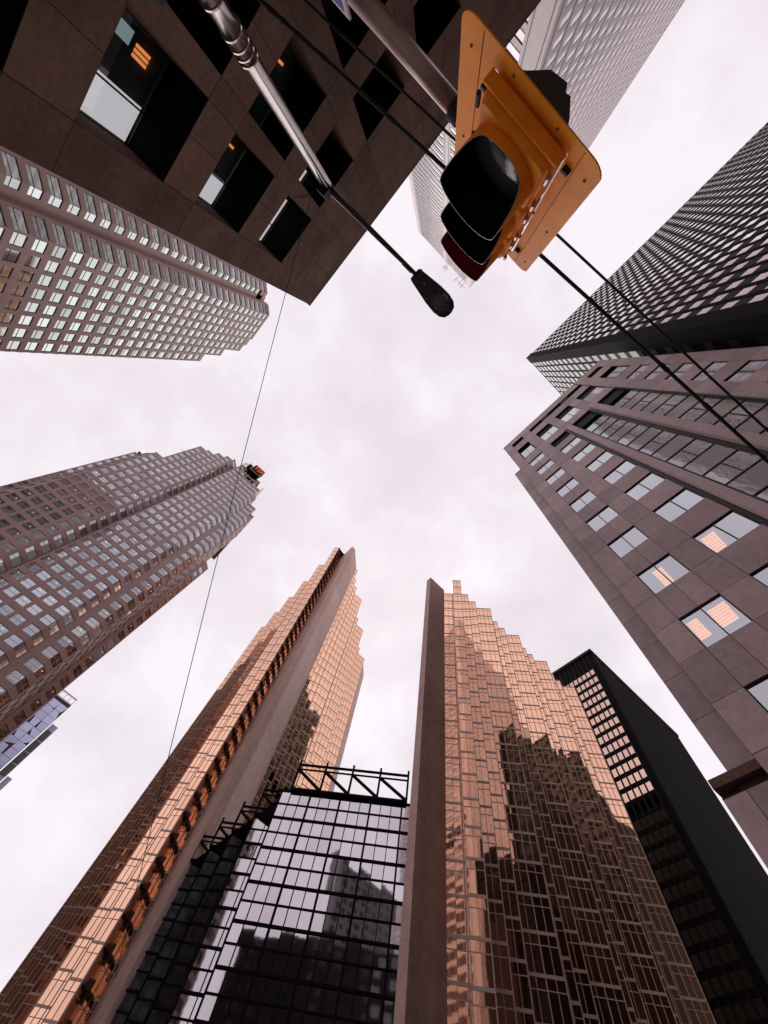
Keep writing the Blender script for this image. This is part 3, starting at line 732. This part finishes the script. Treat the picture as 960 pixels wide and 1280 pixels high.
shell(core, [polyR[-1], (190, -95), (215, -32), endE], TE, m=0, roof=False)
core.build('core_wall', [M_blackframe, G_gold], Et); mull.build('mullions', M_mull, Et, stuff=True)
pE.build(Et, 'glass_pane', unit_pane(G_gold), G_gold, 240, .004)
pE2.build(Et, 'side_pane', unit_pane(G_side), G_side, 60, .004)
refl_bars.build('reflection_crosses', M_reflcross, Et, stuff=True)
def shaft(pts, T, mats=None):
    mb = MB(); shell(mb, [(x * SE, y * SE) for x, y in pts], T, close=True); o = mb.build('stone_shaft', M_shaft, Et); return o
shaft([(90.2, -25.3), (83.7, -25.3), (83.75, -27.2), (90.75, -34.3), (92, -34.2), (92, -25.3)], TE + .5)
shaft([(129.6, -74.6), (134.6, -79.6), (137, -77), (130.5, -72.8)], TE)
mb = MB()   # groove that splits the shaft's faces
mb.fbox(Fr((83.74 * SE, -25.2 * SE), (83.74 * SE, -25.9 * SE)), 0, .5, -CZ, TE, 0, .12); mb.build('shaft_edge_strip', M_mull, Et)

# ================================================================== dark glazed atrium between the gold towers
SF = .97
At = thing('glass_atrium', (60, -30, 0), 'black framed glass atrium with a rooftop truss, between the two gold towers', 'building')
fr = MB(); pF = Pieces(); wl_ = MB()
Rm = 89.4 * SF; pitf = 2.08 * SF; ztF = 45.0 * SF
def XF(r, s): return ((r + s) / 2, (s - r) / 2)
pFd = Pieces()
def atrium_face(a, b, n, ztop, thick=3, rail=True, pcs=None):
    F = Fr(a, b); pw = F.L / n
    nr = int((ztop + CZ) / pitf)
    for j in range(nr + 1):
        z = ztop - j * pitf; h = .14 if j % 2 == 0 else .085
        fr.fbox(F, 0, F.L, z - h, z + h, -.05, .16 if j % 2 == 0 else .12)
    for k in range(n + 1):
        w = .11 if k % thick == 0 else .045; c = k * pw
        fr.fbox(F, max(0, c - w), min(F.L, c + w), -CZ, ztop + .1, -.05, .2 if k % thick == 0 else .1)
    for j in range(nr):
        for k in range(n): (pcs or pF).add(F, k * pw + .05, (k + 1) * pw - .05, ztop - (j + 1) * pitf + .1, ztop - j * pitf - .1, 0, .03)
    wl_.quad(F.P(0, -CZ, -.08), F.P(F.L, -CZ, -.08), F.P(F.L, ztop, -.08), F.P(0, ztop, -.08))
    return F
a, b = XF(Rm, 34.7 * SF), XF(Rm, 4.9 * SF)
Fm = atrium_face(a, b, 13, ztF)
cor = [(62.1, -27.3), (68.6, -27.3), (75.3, -27.3), (82.2, -27.3), (88.6, -27.3)]
stepsF = []
for k in range(1, 5):
    x0_, y0_ = cor[k]; x1_, y1_ = cor[k - 1]; h = (x0_ - x1_) / 2
    p0, p1 = (x0_, y0_), (x0_ - h, y0_ - h)
    F = atrium_face(p0, p1, 2, ztF, 2, pcs=pF if k == 1 else pFd); stepsF.append((F, p0, p1, (x1_, y1_)))  # farther steps get darker glass in place of a dark reflection
    wl_.quad((*p1, 0), (x1_, y1_, 0), (x1_, y1_, ztF + CZ), (*p1, ztF + CZ), 0)
wl_.ngon([(b[0], b[1], ztF - .2 + CZ), (90, -50, ztF - .2 + CZ), (92, -27.3, ztF - .2 + CZ), (62.1, -27.3, ztF - .2 + CZ)])
wl_.build('inner_wall', M_blackframe, At)
fr.build('glazing_frame', M_black, At)
pF.build(At, 'glass_pane', unit_pane(G_F), G_F, 300, .004)
pFd.build(At, 'dark_reflection_pane', unit_pane(G_dark), G_dark, 180, .01)
def truss(F, n, z0, h, offs=0.):
    pw = F.L / n; P = F.P; r = .17
    def bar(a, b, rr=r): mb.tube([a, b], rr, 6)
    mb = MB(); bar(P(0, z0, offs), P(F.L, z0, offs), .32); mb.build('bottom_chord', M_black, At)
    mb = MB(); bar(P(0, z0 + h, offs), P(F.L, z0 + h, offs), .2); bar(P(0, z0 + h - .8, offs), P(F.L, z0 + h - .8, offs), .14); mb.build('top_chord', M_black, At)
    for k in range(n + 1):
        mb = MB(); mb.fbox(F, k * pw - .15, k * pw + .15, z0, z0 + h + .8, offs - .15, offs + .15, 0, True); setorigin(mb.build('truss_post', M_black, At))
    for k in range(n):
        mb = MB(); bar(P(k * pw + .1, z0 + h - .9, offs), P((k + 1) * pw - .1, z0 + .3, offs), .24); setorigin(mb.build('truss_brace', M_black, At))
        if n > 1 or True:
            g_ = MB(); g_.ngon([P((k + 1) * pw - .8, z0 + .25, offs), P((k + 1) * pw + .0, z0 + .25, offs), P((k + 1) * pw - .0, z0 + .9, offs)]); setorigin(g_.build('gusset_plate', M_black, At))
Ft = Fr(XF(Rm, 32.5 * SF), XF(Rm, 6.3 * SF))
truss(Ft, 4, ztF + .1, 4.4 * SF, .35)
for (F, p0, p1, pc_) in stepsF: truss(F, 1, ztF + .1, 4.2 * SF, .3)
# parapet glass behind the truss
mb = MB(); pp = Pieces(); n = 24; 
for k in range(n):
    pw = Ft.L / n; pp.add(Ft, k * pw + .06, (k + 1) * pw - .06, ztF + .5, ztF + 2.3, -3.5, .03)
pp.build(At, 'parapet_pane', unit_pane(G_F), G_F, 60, .003)

# ================================================================== dark block behind the brown building, seen in the atrium panes
Rb = thing('dark_office_block', (9, 95.7, 0), 'black office block seen only as the black lower reflection in the atrium panes', 'building')
def plain_block(root, p0, p1, back, T, m, wm):
    mb = MB(); F = Fr(p0, p1); n = int(F.L / 4.2); cl = cell_cols(0, F.L / n, n, 2.6); rws = storeys(T, 4.2, 2.4)
    walls(mb, F, -CZ, T, cl, rws, .2); shell(mb, [p1, (p1[0] + back[0], p1[1] + back[1]), (p0[0] + back[0], p0[1] + back[1]), p0], T); mb.build('wall', m, root)
    pw = Pieces()
    for (a, b) in cl:
        for (c, d) in rws: pw.add(F, a, b, c, d, -.15, .04)
    pw.build(root, 'window', unit_pane(wm), wm, 0, .002)
plain_block(Rb, (-36, 50.7), (4.5, 91.2), (-10, 10), 81, M_blacksp, G_dark)
Rt = thing('black_tower_block', (-25, -78, 0), 'tall black tower seen only as the dark wedge reflected in the left gold tower', 'tower')
plain_block(Rt, (-25, -112), (-25, -78), (-35, 0), 236, M_blacksp, G_dark)
Rg = thing('grey_office_block', (-39, 100, 0), 'grey stone block seen only as the grey peak reflected in the atrium panes', 'building')
plain_block(Rg, (-110, 112), (-47, 112), (0, 6), 136, M_greyst, G_dark)
# ================================================================== black steel towers
def black_tower(root, faces, pcs, wl, ml, T, fl, zb=-CZ, rec=.1, wh=.55, louv=8.0, proud=.35, pier=.22, ww=.72):
    rw = []; z = T - louv
    while z - fl > zb + 4: rw.append((z - fl * wh, z)); z -= fl
    rw.sort()
    for (p0, p1, pitch, e0, e1) in faces:
        F = Fr(p0, p1); n = int((F.L - e0 - e1) / pitch); pt = (F.L - e0 - e1) / n
        cols_ = [(e0 + k * pt + pt * (1 - ww) / 2, e0 + (k + 1) * pt - pt * (1 - ww) / 2) for k in range(n)]
        walls(wl, F, zb, T, cols_, rw, rec + .02)
        for (a, b) in cols_:
            for (c, d) in rw: pcs.add(F, a, b, c, d, -rec, .02)
        for k in range(n + 1):
            s = e0 + k * pt; ml.fbox(F, s - pier / 2, s + pier / 2, zb, T, 0, proud)
Jt = thing('black_steel_tower', (-19.5, -14.6, 0), 'black steel tower with close rows of pale windows, upper right above the granite block', 'tower')
wl, ml, pj = MB(), MB(), Pieces()
pj2 = Pieces()
black_tower(Jt, [((-19.5, -14.6), (-92, -14.6), 1.56, 1.6, 1.0)], pj, wl, ml, 129.5, 3.72, louv=1.6, proud=.05, pier=.44, ww=.66, wh=.48, rec=.02)
black_tower(Jt, [((-19.5, -60), (-19.5, -14.6), 1.9, .8, 1.4)], pj2, wl, ml, 129.5, 3.72, louv=1.6, proud=.035, pier=.30, ww=.74, wh=.62, rec=.02)
pj2.build(Jt, 'side_window', unit_pane(G_J2), G_J2, 150, .003)
shell(wl, [(-92, -14.6), (-92, -60), (-19.5, -60)], 129.5, roof=False); wl.ngon([(-19.5, -14.6, 129.5 + CZ), (-92, -14.6, 129.5 + CZ), (-92, -60, 129.5 + CZ), (-19.5, -60, 129.5 + CZ)])
wl.build('wall', M_blacksp, Jt); ml.build('mullions', M_black, Jt, stuff=True); pj.build(Jt, 'window', unit_pane(G_J), G_J, 300, .003)
mb = MB(); mb.box(-21.2, -19.35, -16.4, -14.35, 0, 129.8 + CZ); mb.build('corner_column', M_black, Jt)

Ht = thing('black_steel_tower', (34, -121, 0), 'black steel tower with bronze windows under a dark louvred top, behind the right gold tower', 'tower')
wl, ml, ph = MB(), MB(), Pieces()
black_tower(Ht, [((85, -121), (33.6, -121), 1.88, 1.0, 2.2), ((33.6, -121), (33.6, -178), 1.6, 1.2, 1.0)], ph, wl, ml, 149.5, 3.87, louv=9.2, proud=.22, pier=.3, ww=.76, wh=.66)
shell(wl, [(33.6, -178), (85, -178), (85, -121)], 149.5, roof=False); wl.ngon([(33.6, -121, 149.5 + CZ), (33.6, -178, 149.5 + CZ), (85, -178, 149.5 + CZ), (85, -121, 149.5 + CZ)])
wl.build('wall', M_black, Ht); ml.build('mullions', M_blacksp, Ht, stuff=True); ph.build(Ht, 'window', unit_pane(G_bronze), G_bronze, 300, .003)
mb = MB(); mb.box(33.2, 85, -120.95, -120.5, 148.6 + CZ, 149.9 + CZ); mb.box(33.15, 33.55, -178, -120.5, 148.6 + CZ, 149.9 + CZ); mb.build('roof_edge', M_blacksp, Ht)

# ================================================================== white marble tower (top)
Kt = thing('white_marble_tower', (-40, 21, 0), 'tall pale pinkish white marble tower half hidden behind the yellow traffic signal', 'tower')
wl, ml, pk, dl = MB(), MB(), Pieces(), MB()
XK, Y0K, Y1K, HK = -40., 20.7, 59.6, 248.
FK1 = Fr((XK, Y0K), (XK, Y1K)); flk = 3.9
rw = []; z = HK - 3
while z > 4: rw.append((z - 2.0, z)); z -= flk
rw.sort()
segs = [(3.9, 17.9), (20.6, 36.2)]
cl = []
for (a, b) in segs:
    n = 5; pw = (b - a) / n; cl += [(a + k * pw + .04, a + (k + 1) * pw - .04) for k in range(n)]
walls(wl, FK1, -CZ, HK, cl, rw, .06)
for (a, b) in cl:
    for (c, d) in rw: pk.add(FK1, a, b, c, d, -.05, .02)
for (a, b) in segs:
    for (c, d) in rw: dl.fbox(FK1, a, b, d + .02, d + .12, 0, .06); dl.fbox(FK1, a, b, c - .12, c - .04, 0, .06)
for s in (0.6, 3.3, 17.95 + .5, 20.1, 36.6): dl.fbox(FK1, s - .06, s + .06, -CZ, HK, 0, .03)
FK2 = Fr((-106, Y0K), (XK, Y0K)); pit2 = 3.2
n = 20; pw = (FK2.L - 1.6) / n; cl = [(.3 + k * pw + .62, .3 + (k + 1) * pw - .62) for k in range(n)]
walls(wl, FK2, -CZ, HK, cl, rw, .07)
for (a, b) in cl:
    for (c, d) in rw: pk.add(FK2, a, b, c, d, -.05, .02)
for k in range(n + 1): ml.fbox(FK2, .3 + k * pw - .3, .3 + k * pw + .3, -CZ, HK, 0, .16)
for k in range(n + 1): dl.fbox(FK2, .3 + k * pw + .32, .3 + k * pw + .42, -CZ, HK, 0, .03)
shell(wl, [(XK, Y1K), (-106, Y1K), (-106, Y0K)], HK, roof=False); wl.ngon([(XK, Y0K, HK + CZ), (XK, Y1K, HK + CZ), (-106, Y1K, HK + CZ), (-106, Y0K, HK + CZ)])
wl.build('wall', M_white, Kt); ml.build('fins', M_white, Kt, stuff=True); dl.build('shadow_gaps', M_blackframe, Kt, stuff=True)
pk.build(Kt, 'window', unit_pane(G_K), G_K, 300, .002)
mb = MB()
for k, (y, l) in enumerate(((38, 5), (29, 5.5), (26.5, 4), (24.5, 5), (37, 3))):
    mb.tube([(XK + .2, y, HK + CZ), (XK + 3, y + l * .3 - 1, HK + CZ + l * .8)], .1, 5); mb.tube([(XK + 1.5, y - 1.5, HK + CZ + l * .4), (XK + 2, y + 1.2, HK + CZ + l * .55)], .08, 5)
mb.build('roof_antenna', M_cable, Kt)

# ================================================================== traffic signal
TS = thing('traffic_signal', (-.95, .49, 3.2 + CZ), 'yellow traffic signal head with backboard and three black visors, hanging overhead', 'traffic signal')
def rrect(y0, y1, z0, z1, r, n=6):
    pts = []
    for (cy, cz, a0) in ((y1 - r, z0 + r, -90), (y1 - r, z1 - r, 0), (y0 + r, z1 - r, 90), (y0 + r, z0 + r, 180)):
        for k in range(n + 1):
            a = R(a0 + 90 * k / n); pts.append((cy + r * math.cos(a), cz + r * math.sin(a)))
    return pts
XB = -1.0
o_ = rrect(.075, .925, 2.14, 3.92, .085); i_ = rrect(.258, .722, 2.27, 3.80, .002)
mb = MB(); n = len(o_); th = .006
for (x, fl_) in ((XB, 0), (XB - th, 1)):
    for k in range(n):
        j = (k + 1) % n; mb.quad((x, o_[k][0], o_[k][1] + CZ), (x, o_[j][0], o_[j][1] + CZ), (x, i_[j][0], i_[j][1] + CZ), (x, i_[k][0], i_[k][1] + CZ))
for L_ in (o_, i_):
    for k in range(n):
        j = (k + 1) % n; mb.quad((XB, *[L_[k][0], L_[k][1] + CZ]), (XB, L_[j][0], L_[j][1] + CZ), (XB - th, L_[j][0], L_[j][1] + CZ), (XB - th, L_[k][0], L_[k][1] + CZ))
mb.build('backboard', M_yellow, TS)
mb = MB()     # seams of the folded board, and stiffening returns round the opening
for (y0, y1, z0, z1) in ((.196, .199, 2.16, 3.9), (.800, .803, 2.16, 3.9)): mb.box(XB, XB + .003, y0, y1, z0 + CZ, z1 + CZ)
mb.build('backboard_seam', M_seam, TS)
for (y, z) in ((.13, 2.3), (.13, 3.7), (.86, 2.3), (.86, 3.7), (.86, 3.0), (.13, 3.0), (.35, 2.2), (.62, 2.2)):
    mb = MB(); mb.tube([(XB, y, z + CZ), (XB + .006, y, z + CZ)], .007, 8); setorigin(mb.build('rivet', M_seam, TS))
mb = MB()
for k in range(3):
    z0 = 2.27 + k * .512; z1 = z0 + .498
    y0, y1 = .27, .71
    prof = rrect(y0, y1, z0, z1, .05, 4); m_ = len(prof); rings = []
    for (x, sc) in ((-1.035, .96), (-1.02, 1.0), (-.945, 1.0), (-.925, .975)):
        cy, cz = (y0 + y1) / 2, (z0 + z1) / 2
        i = len(mb.v); rings.append(i)
        for (y, z) in prof: mb.v.append((x, cy + (y - cy) * sc, cz + (z - cz) * sc + CZ))
    for a in range(3):
        for j in range(m_): mb.f.append((rings[a] + j, rings[a] + (j + 1) % m_, rings[a + 1] + (j + 1) % m_, rings[a + 1] + j)); mb.m.append(0)
    for a in (0, 3): mb.f.append(tuple(rings[a] + j for j in range(m_))); mb.m.append(0)
mb.build('housing', M_yellow, TS)
for k in range(3):   # door, lens, visor of each section
    cz = 2.51 + k * .515; cy = .487; rv = .196
    mb = MB(); m_ = 32
    ring = [(cy + math.cos(2 * math.pi * j / m_), cz + math.sin(2 * math.pi * j / m_)) for j in range(m_)]
    d_ = rrect(.285, .695, cz - .235, cz + .235, .03, 7)
    # door plate with a round collar
    i0 = len(mb.v)
    for (y, z) in d_: mb.v.append((-.925, y, z + CZ))
    for (y, z) in d_: mb.v.append((-.895, cy + (y - cy) * .96, cz + (z - cz) * .96 + CZ))
    nd = len(d_)
    for j in range(nd): mb.f.append((i0 + j, i0 + (j + 1) % nd, i0 + nd + (j + 1) % nd, i0 + nd + j)); mb.m.append(0)
    mb.f.append(tuple(i0 + nd + j for j in range(nd))); mb.m.append(0)
    door = mb.build('door', M_yellow, TS); setorigin(door)
    mb = MB(); mb.tube([(-.896, cy, cz + CZ), (-.868, cy, cz + CZ)], [rv - .001, rv - .002], 32, True); setorigin(mb.build('collar', M_visin, TS))
    mb = MB(); seg = 20
    rr = [(0, -.83), (.08, -.833), (.135, -.841), (.172, -.852), (.188, -.864)]
    for a, (q, x) in enumerate(rr):
        for j in range(seg): w = 2 * math.pi * j / seg; mb.v.append((x, cy + q * math.cos(w), cz + q * math.sin(w) + CZ))
    for a in range(len(rr) - 1):
        for j in range(seg): mb.f.append((a * seg + j, a * seg + (j + 1) % seg, (a + 1) * seg + (j + 1) % seg, (a + 1) * seg + j)); mb.m.append(0)
    setorigin(mb.build('lens', M_lens if k < 2 else M_maroon, TS, smooth=True))
    # cutaway visor: full tube at the lens, lower part cut away towards the front
    mb = MB(); ns = 48; nl = 8
    def vis(rad, flip, mi):
        i = len(mb.v)
        for a in range(ns + 1):
            w = 2 * math.pi * a / ns                       # 0 = top
            low = (1 - math.cos(w)) / 2                    # 0 top .. 1 bottom
            t_ = max(0, min(1, (low - .42) / .5)); xe_ = -.640 - .20 * t_ * t_ * (3 - 2 * t_)
            for b in range(nl + 1):
                x = -.894 + (xe_ + .894) * b / nl
                fl2 = 1 + .02 * (b / nl)
                mb.v.append((x, cy + math.sin(w) * rad * fl2, cz + math.cos(w) * rad * fl2 + CZ - .012 * b / nl))
        for a in range(ns):
            for b in range(nl):
                q = (i + a * (nl + 1) + b, i + (a + 1) * (nl + 1) + b, i + (a + 1) * (nl + 1) + b + 1, i + a * (nl + 1) + b + 1); mb.f.append(q); mb.m.append(mi)
        return i
    i1 = vis(rv, 0, 0); i2 = vis(rv - .004, 1, 1)
    for a in range(ns):
        mb.f.append((i1 + a * (nl + 1) + nl, i1 + (a + 1) * (nl + 1) + nl, i2 + (a + 1) * (nl + 1) + nl, i2 + a * (nl + 1) + nl)); mb.m.append(2)
    o = mb.build('visor', [M_yellow, M_visin if k < 2 else M_visred, M_mull], TS, smooth=True); setorigin(o)
mb = MB()      # bottom tray lip under the housing, hinges and latches
mb.box(-.985, -.93, .255, .72, 2.245 + CZ, 2.262 + CZ); mb.build('housing_lip', M_yellow, TS)
for k in range(3):
    for (dz) in (-.16, .16):
        cz = 2.51 + k * .515 + dz + CZ
        mb = MB(); mb.tube([(-.915, .262, cz - .03), (-.915, .262, cz + .03)], .014, 8); mb.box(-.935, -.905, .262, .272, cz - .02, cz + .02); setorigin(mb.build('latch', M_arm, TS))
        mb = MB(); mb.tube([(-.915, .722, cz - .045), (-.915, .722, cz + .045)], .012, 8); setorigin(mb.build('hinge', M_cable, TS))
for (y, z) in ((.745, 2.40), (.225, 2.33), (.225, 3.6), (.76, 3.6)):
    mb = MB(); mb.box(-1.0, -.975, y - .02, y + .02, z + CZ, z + .022 + CZ); setorigin(mb.build('board_bracket', M_cable, TS))
mb = MB()    # black rear bracket plate behind the board
pts = [(-1.02, .70), (-1.07, .61), (-1.135, .535), (-1.15, .45), (-1.125, .43), (-1.13, .405), (-1.08, .35), (-1.02, .30)]
mb.ngon([(x, y, 2.26 + CZ) for x, y in pts]); mb.ngon([(x, y, 3.7 + CZ) for x, y in pts])
for k in range(len(pts) - 1): a, b = pts[k], pts[k + 1]; mb.quad((*a, 2.26 + CZ), (*b, 2.26 + CZ), (*b, 3.7 + CZ), (*a, 3.7 + CZ))
mb.build('rear_housing', mat('dark_brown_casting', (.03, .016, .012), .5), TS)

# ================================================================== lamp post with arms
PX, PY = -1.04, 4.87
LP = thing('street_lamp_post', (PX, PY, 0), 'round steel lamp post with banded clamps and a thin arm ending in a lamp', 'street lamp')
mb = MB(); mb.tube([(PX, PY, 0), (PX, PY, 4), (PX, PY, 11.1 + CZ)], [.14, .135, .118], 24); mb.build('pole', M_galv, LP, smooth=True)
for z in (5.55, 5.8, 5.98, 6.45, 6.65, 6.8, 6.92):
    mb = MB(); mb.tube([(PX, PY, z + CZ - .015), (PX, PY, z + CZ + .015)], .15, 24); setorigin(mb.build('clamp_band', M_galv, LP))
mb = MB(); mb.box(PX + .02, PX + .22, PY - .12, PY + .12, 10.9 + CZ, 11.2 + CZ); mb.tube([(PX, PY, 11.05 + CZ), (PX, PY, 11.35 + CZ)], [.13, .1], 16); setorigin(mb.build('pole_cap', M_blacksp, LP))
mb = MB(); arm = [(PX, PY + .05, 11.18), (-1.08, 4.2, 11.33), (-1.13, 3.3, 11.52), (-1.17, 2.6, 11.66), (-1.19, 2.2, 11.72)]
mb.tube([(x, y, z + CZ) for x, y, z in arm], [.085, .07, .062, .055, .05], 10); setorigin(mb.build('lamp_arm', M_lamp, LP, smooth=True))
mb = MB()
for k in range(5): mb.tube([(-1.13 + random.uniform(-.02, .06), 4.0 - k * .35, 11.33 + CZ + k * .07), (-1.12 + random.uniform(-.03, .05), 3.7 - k * .35, 11.38 + CZ + k * .07)], .012, 5)
mb.build('arm_wire', M_cable, LP)
mb = MB()   # cobra head: boat-shaped body
prof = [(2.24, .15, .09, 0), (2.2, .175, .10, 0), (1.95, .21, .11, 0), (1.55, .27, .125, 0), (1.25, .285, .13, 0), (1.06, .25, .12, 0), (.95, .17, .08, 0), (.91, .06, .03, 0)]
def hx(y): return -1.185 + (2.2 - y) * .02
seg = 20; i0 = 0
for (y, w, h, _) in prof:
    for j in range(seg):
        a = 2 * math.pi * j / seg; mb.v.append((hx(y) + w * math.cos(a), y, 11.74 + CZ + h * math.sin(a) * (1.2 if math.sin(a) > 0 else .55)))
for a in range(len(prof) - 1):
    for j in range(seg): mb.f.append((a * seg + j, a * seg + (j + 1) % seg, (a + 1) * seg + (j + 1) % seg, (a + 1) * seg + j)); mb.m.append(0)
mb.f.append(tuple(range(seg))); mb.m.append(0); mb.f.append(tuple((len(prof) - 1) * seg + j for j in range(seg))); mb.m.append(0)
head = mb.build('lamp_head', M_lamp, LP, smooth=True); setorigin(head)
mb = MB(); rings = [(1.0, 0), (.85, -.035), (.55, -.06), (.2, -.072)]
for (q, dz) in rings:
    for j in range(24): a = 2 * math.pi * j / 24; mb.v.append((hx(1.3) + .2 * q * math.cos(a), 1.32 + .31 * q * math.sin(a), 11.69 + CZ + dz))
for a in range(3):
    for j in range(24): mb.f.append((a * 24 + j, a * 24 + (j + 1) % 24, (a + 1) * 24 + (j + 1) % 24, (a + 1) * 24 + j)); mb.m.append(0)
mb.f.append(tuple(72 + j for j in range(24))); mb.m.append(0)
setorigin(mb.build('refractor', M_lampglass, LP, smooth=True))
mb = MB(); mb.box(-1.21, -1.16, 1.86, 1.91, 11.66 + CZ, 11.69 + CZ); setorigin(mb.build('photocell', M_gilt, LP))
# junction box low on the pole, at the edge of view
mb = MB(); mb.tube([(PX + .42, PY + .1, 5.2 + CZ), (PX + .42, PY + .1, 5.5 + CZ)], .14, 12); mb.box(PX, PX + .4, PY, PY + .08, 5.4 + CZ, 5.46 + CZ); mb.box(PX + .3, PX + .5, PY + .18, PY + .34, 5.28 + CZ, 5.4 + CZ); setorigin(mb.build('junction_box', M_blacksp, LP))
# signal mast arm
SA_ = thing('signal_mast_arm', (PX, PY, 3.2 + CZ), 'tapering steel mast arm that carries the yellow traffic signal', 'mast arm')
mb = MB(); mb.tube([(PX - .06, PY - .12, 3.12 + CZ), (-1.12, 2.6, 3.2 + CZ), (-1.13, 1.6, 3.2 + CZ), (-1.13, .98, 3.2 + CZ)], [.085, .068, .06, .055], 20); mb.build('arm', M_arm, SA_, smooth=True)
mb = MB(); mb.tube([(-1.13, 1.05, 3.2 + CZ), (-1.13, .62, 3.2 + CZ)], .04, 16); mb.tube([(-1.13, 1.07, 3.2 + CZ), (-1.13, 1.0, 3.2 + CZ)], .07, 20); mb.build('end_bracket', M_cable, SA_)
# blue street sign hanging on the arm
ss_ = thing('street_name_sign', (-1.0, 2.2, 3.1 + CZ), 'blue sign with white edge, only its corner showing beside the mast arm', 'sign')
mb = MB(); mb.box(-1.005, -.99, 1.80, 2.75, 2.55 + CZ, 3.13 + CZ); mb.build('sign_border', M_signwhite, ss_)
mb = MB(); mb.box(-.99, -.986, 1.835, 2.71, 2.585 + CZ, 3.095 + CZ); mb.build('sign_face', M_bluesign, ss_)
mb = MB(); mb.box(-1.12, -1.0, 2.3, 2.34, 3.1 + CZ, 3.14 + CZ); mb.build('sign_bracket', M_cable, ss_)

# ================================================================== overhead cables
def cable(name, pts, rad, label, extra=0, sag=0.):
    p = [Vector((x, y, z + CZ)) for x, y, z in pts]; mid = sum(p, Vector()) / len(p)
    q = []
    n = 24
    a, b = p[0], p[-1]
    for k in range(n + 1):
        t = k / n; v = a.lerp(b, t); v.z -= sag * 4 * t * (1 - t); q.append(tuple(v))
    mb = MB(); mb.tube(q, rad, 8)
    if extra:
        for k in range(extra):
            t = random.random(); v = a.lerp(b, t); v.z -= sag * 4 * t * (1 - t); w = v + (b - a).normalized() * random.uniform(.05, .14)
            mb.tube([tuple(v), tuple(w)], rad * 1.3, 8)
    o = mb.build(name, M_cable); tag(o, label, 'cable'); setorigin(o); return o
cable('overhead_cable', [(-1.25, 8.85, 7.0), (-3.6, -15.5, 7.0)], .027, 'thicker of the two black cables, lower in the photo, lashed with short sleeves', 26)
cable('overhead_cable', [(-1.6, 8.85, 7.0), (-3.85, -15.5, 7.0)], .019, 'thinner of the two black cables, running beside the thicker one towards the granite block', 3)
cable('overhead_wire', [(-1.12, 8.85, 19.4), (19, -5.4, 6)], .013, 'hair-thin single wire slanting down past the left gold tower', 0, .25)
cable('bridle_wire', [(-1.12, 8.84, 19.4), (-.55, 8.84, 18.3)], .012, 'short slack wire tied at the sill of the brown block')

mb = MB()
for (x, y) in ((-1.36, 2.16), (-1.02, 2.16), (-1.19, .97), (-1.40, 1.6), (-.97, 1.6)):
    mb.tube([(x, y, 11.655 + CZ), (x, y, 11.70 + CZ)], .016, 8)
setorigin(mb.build('lamp_bolts', M_galv, LP))
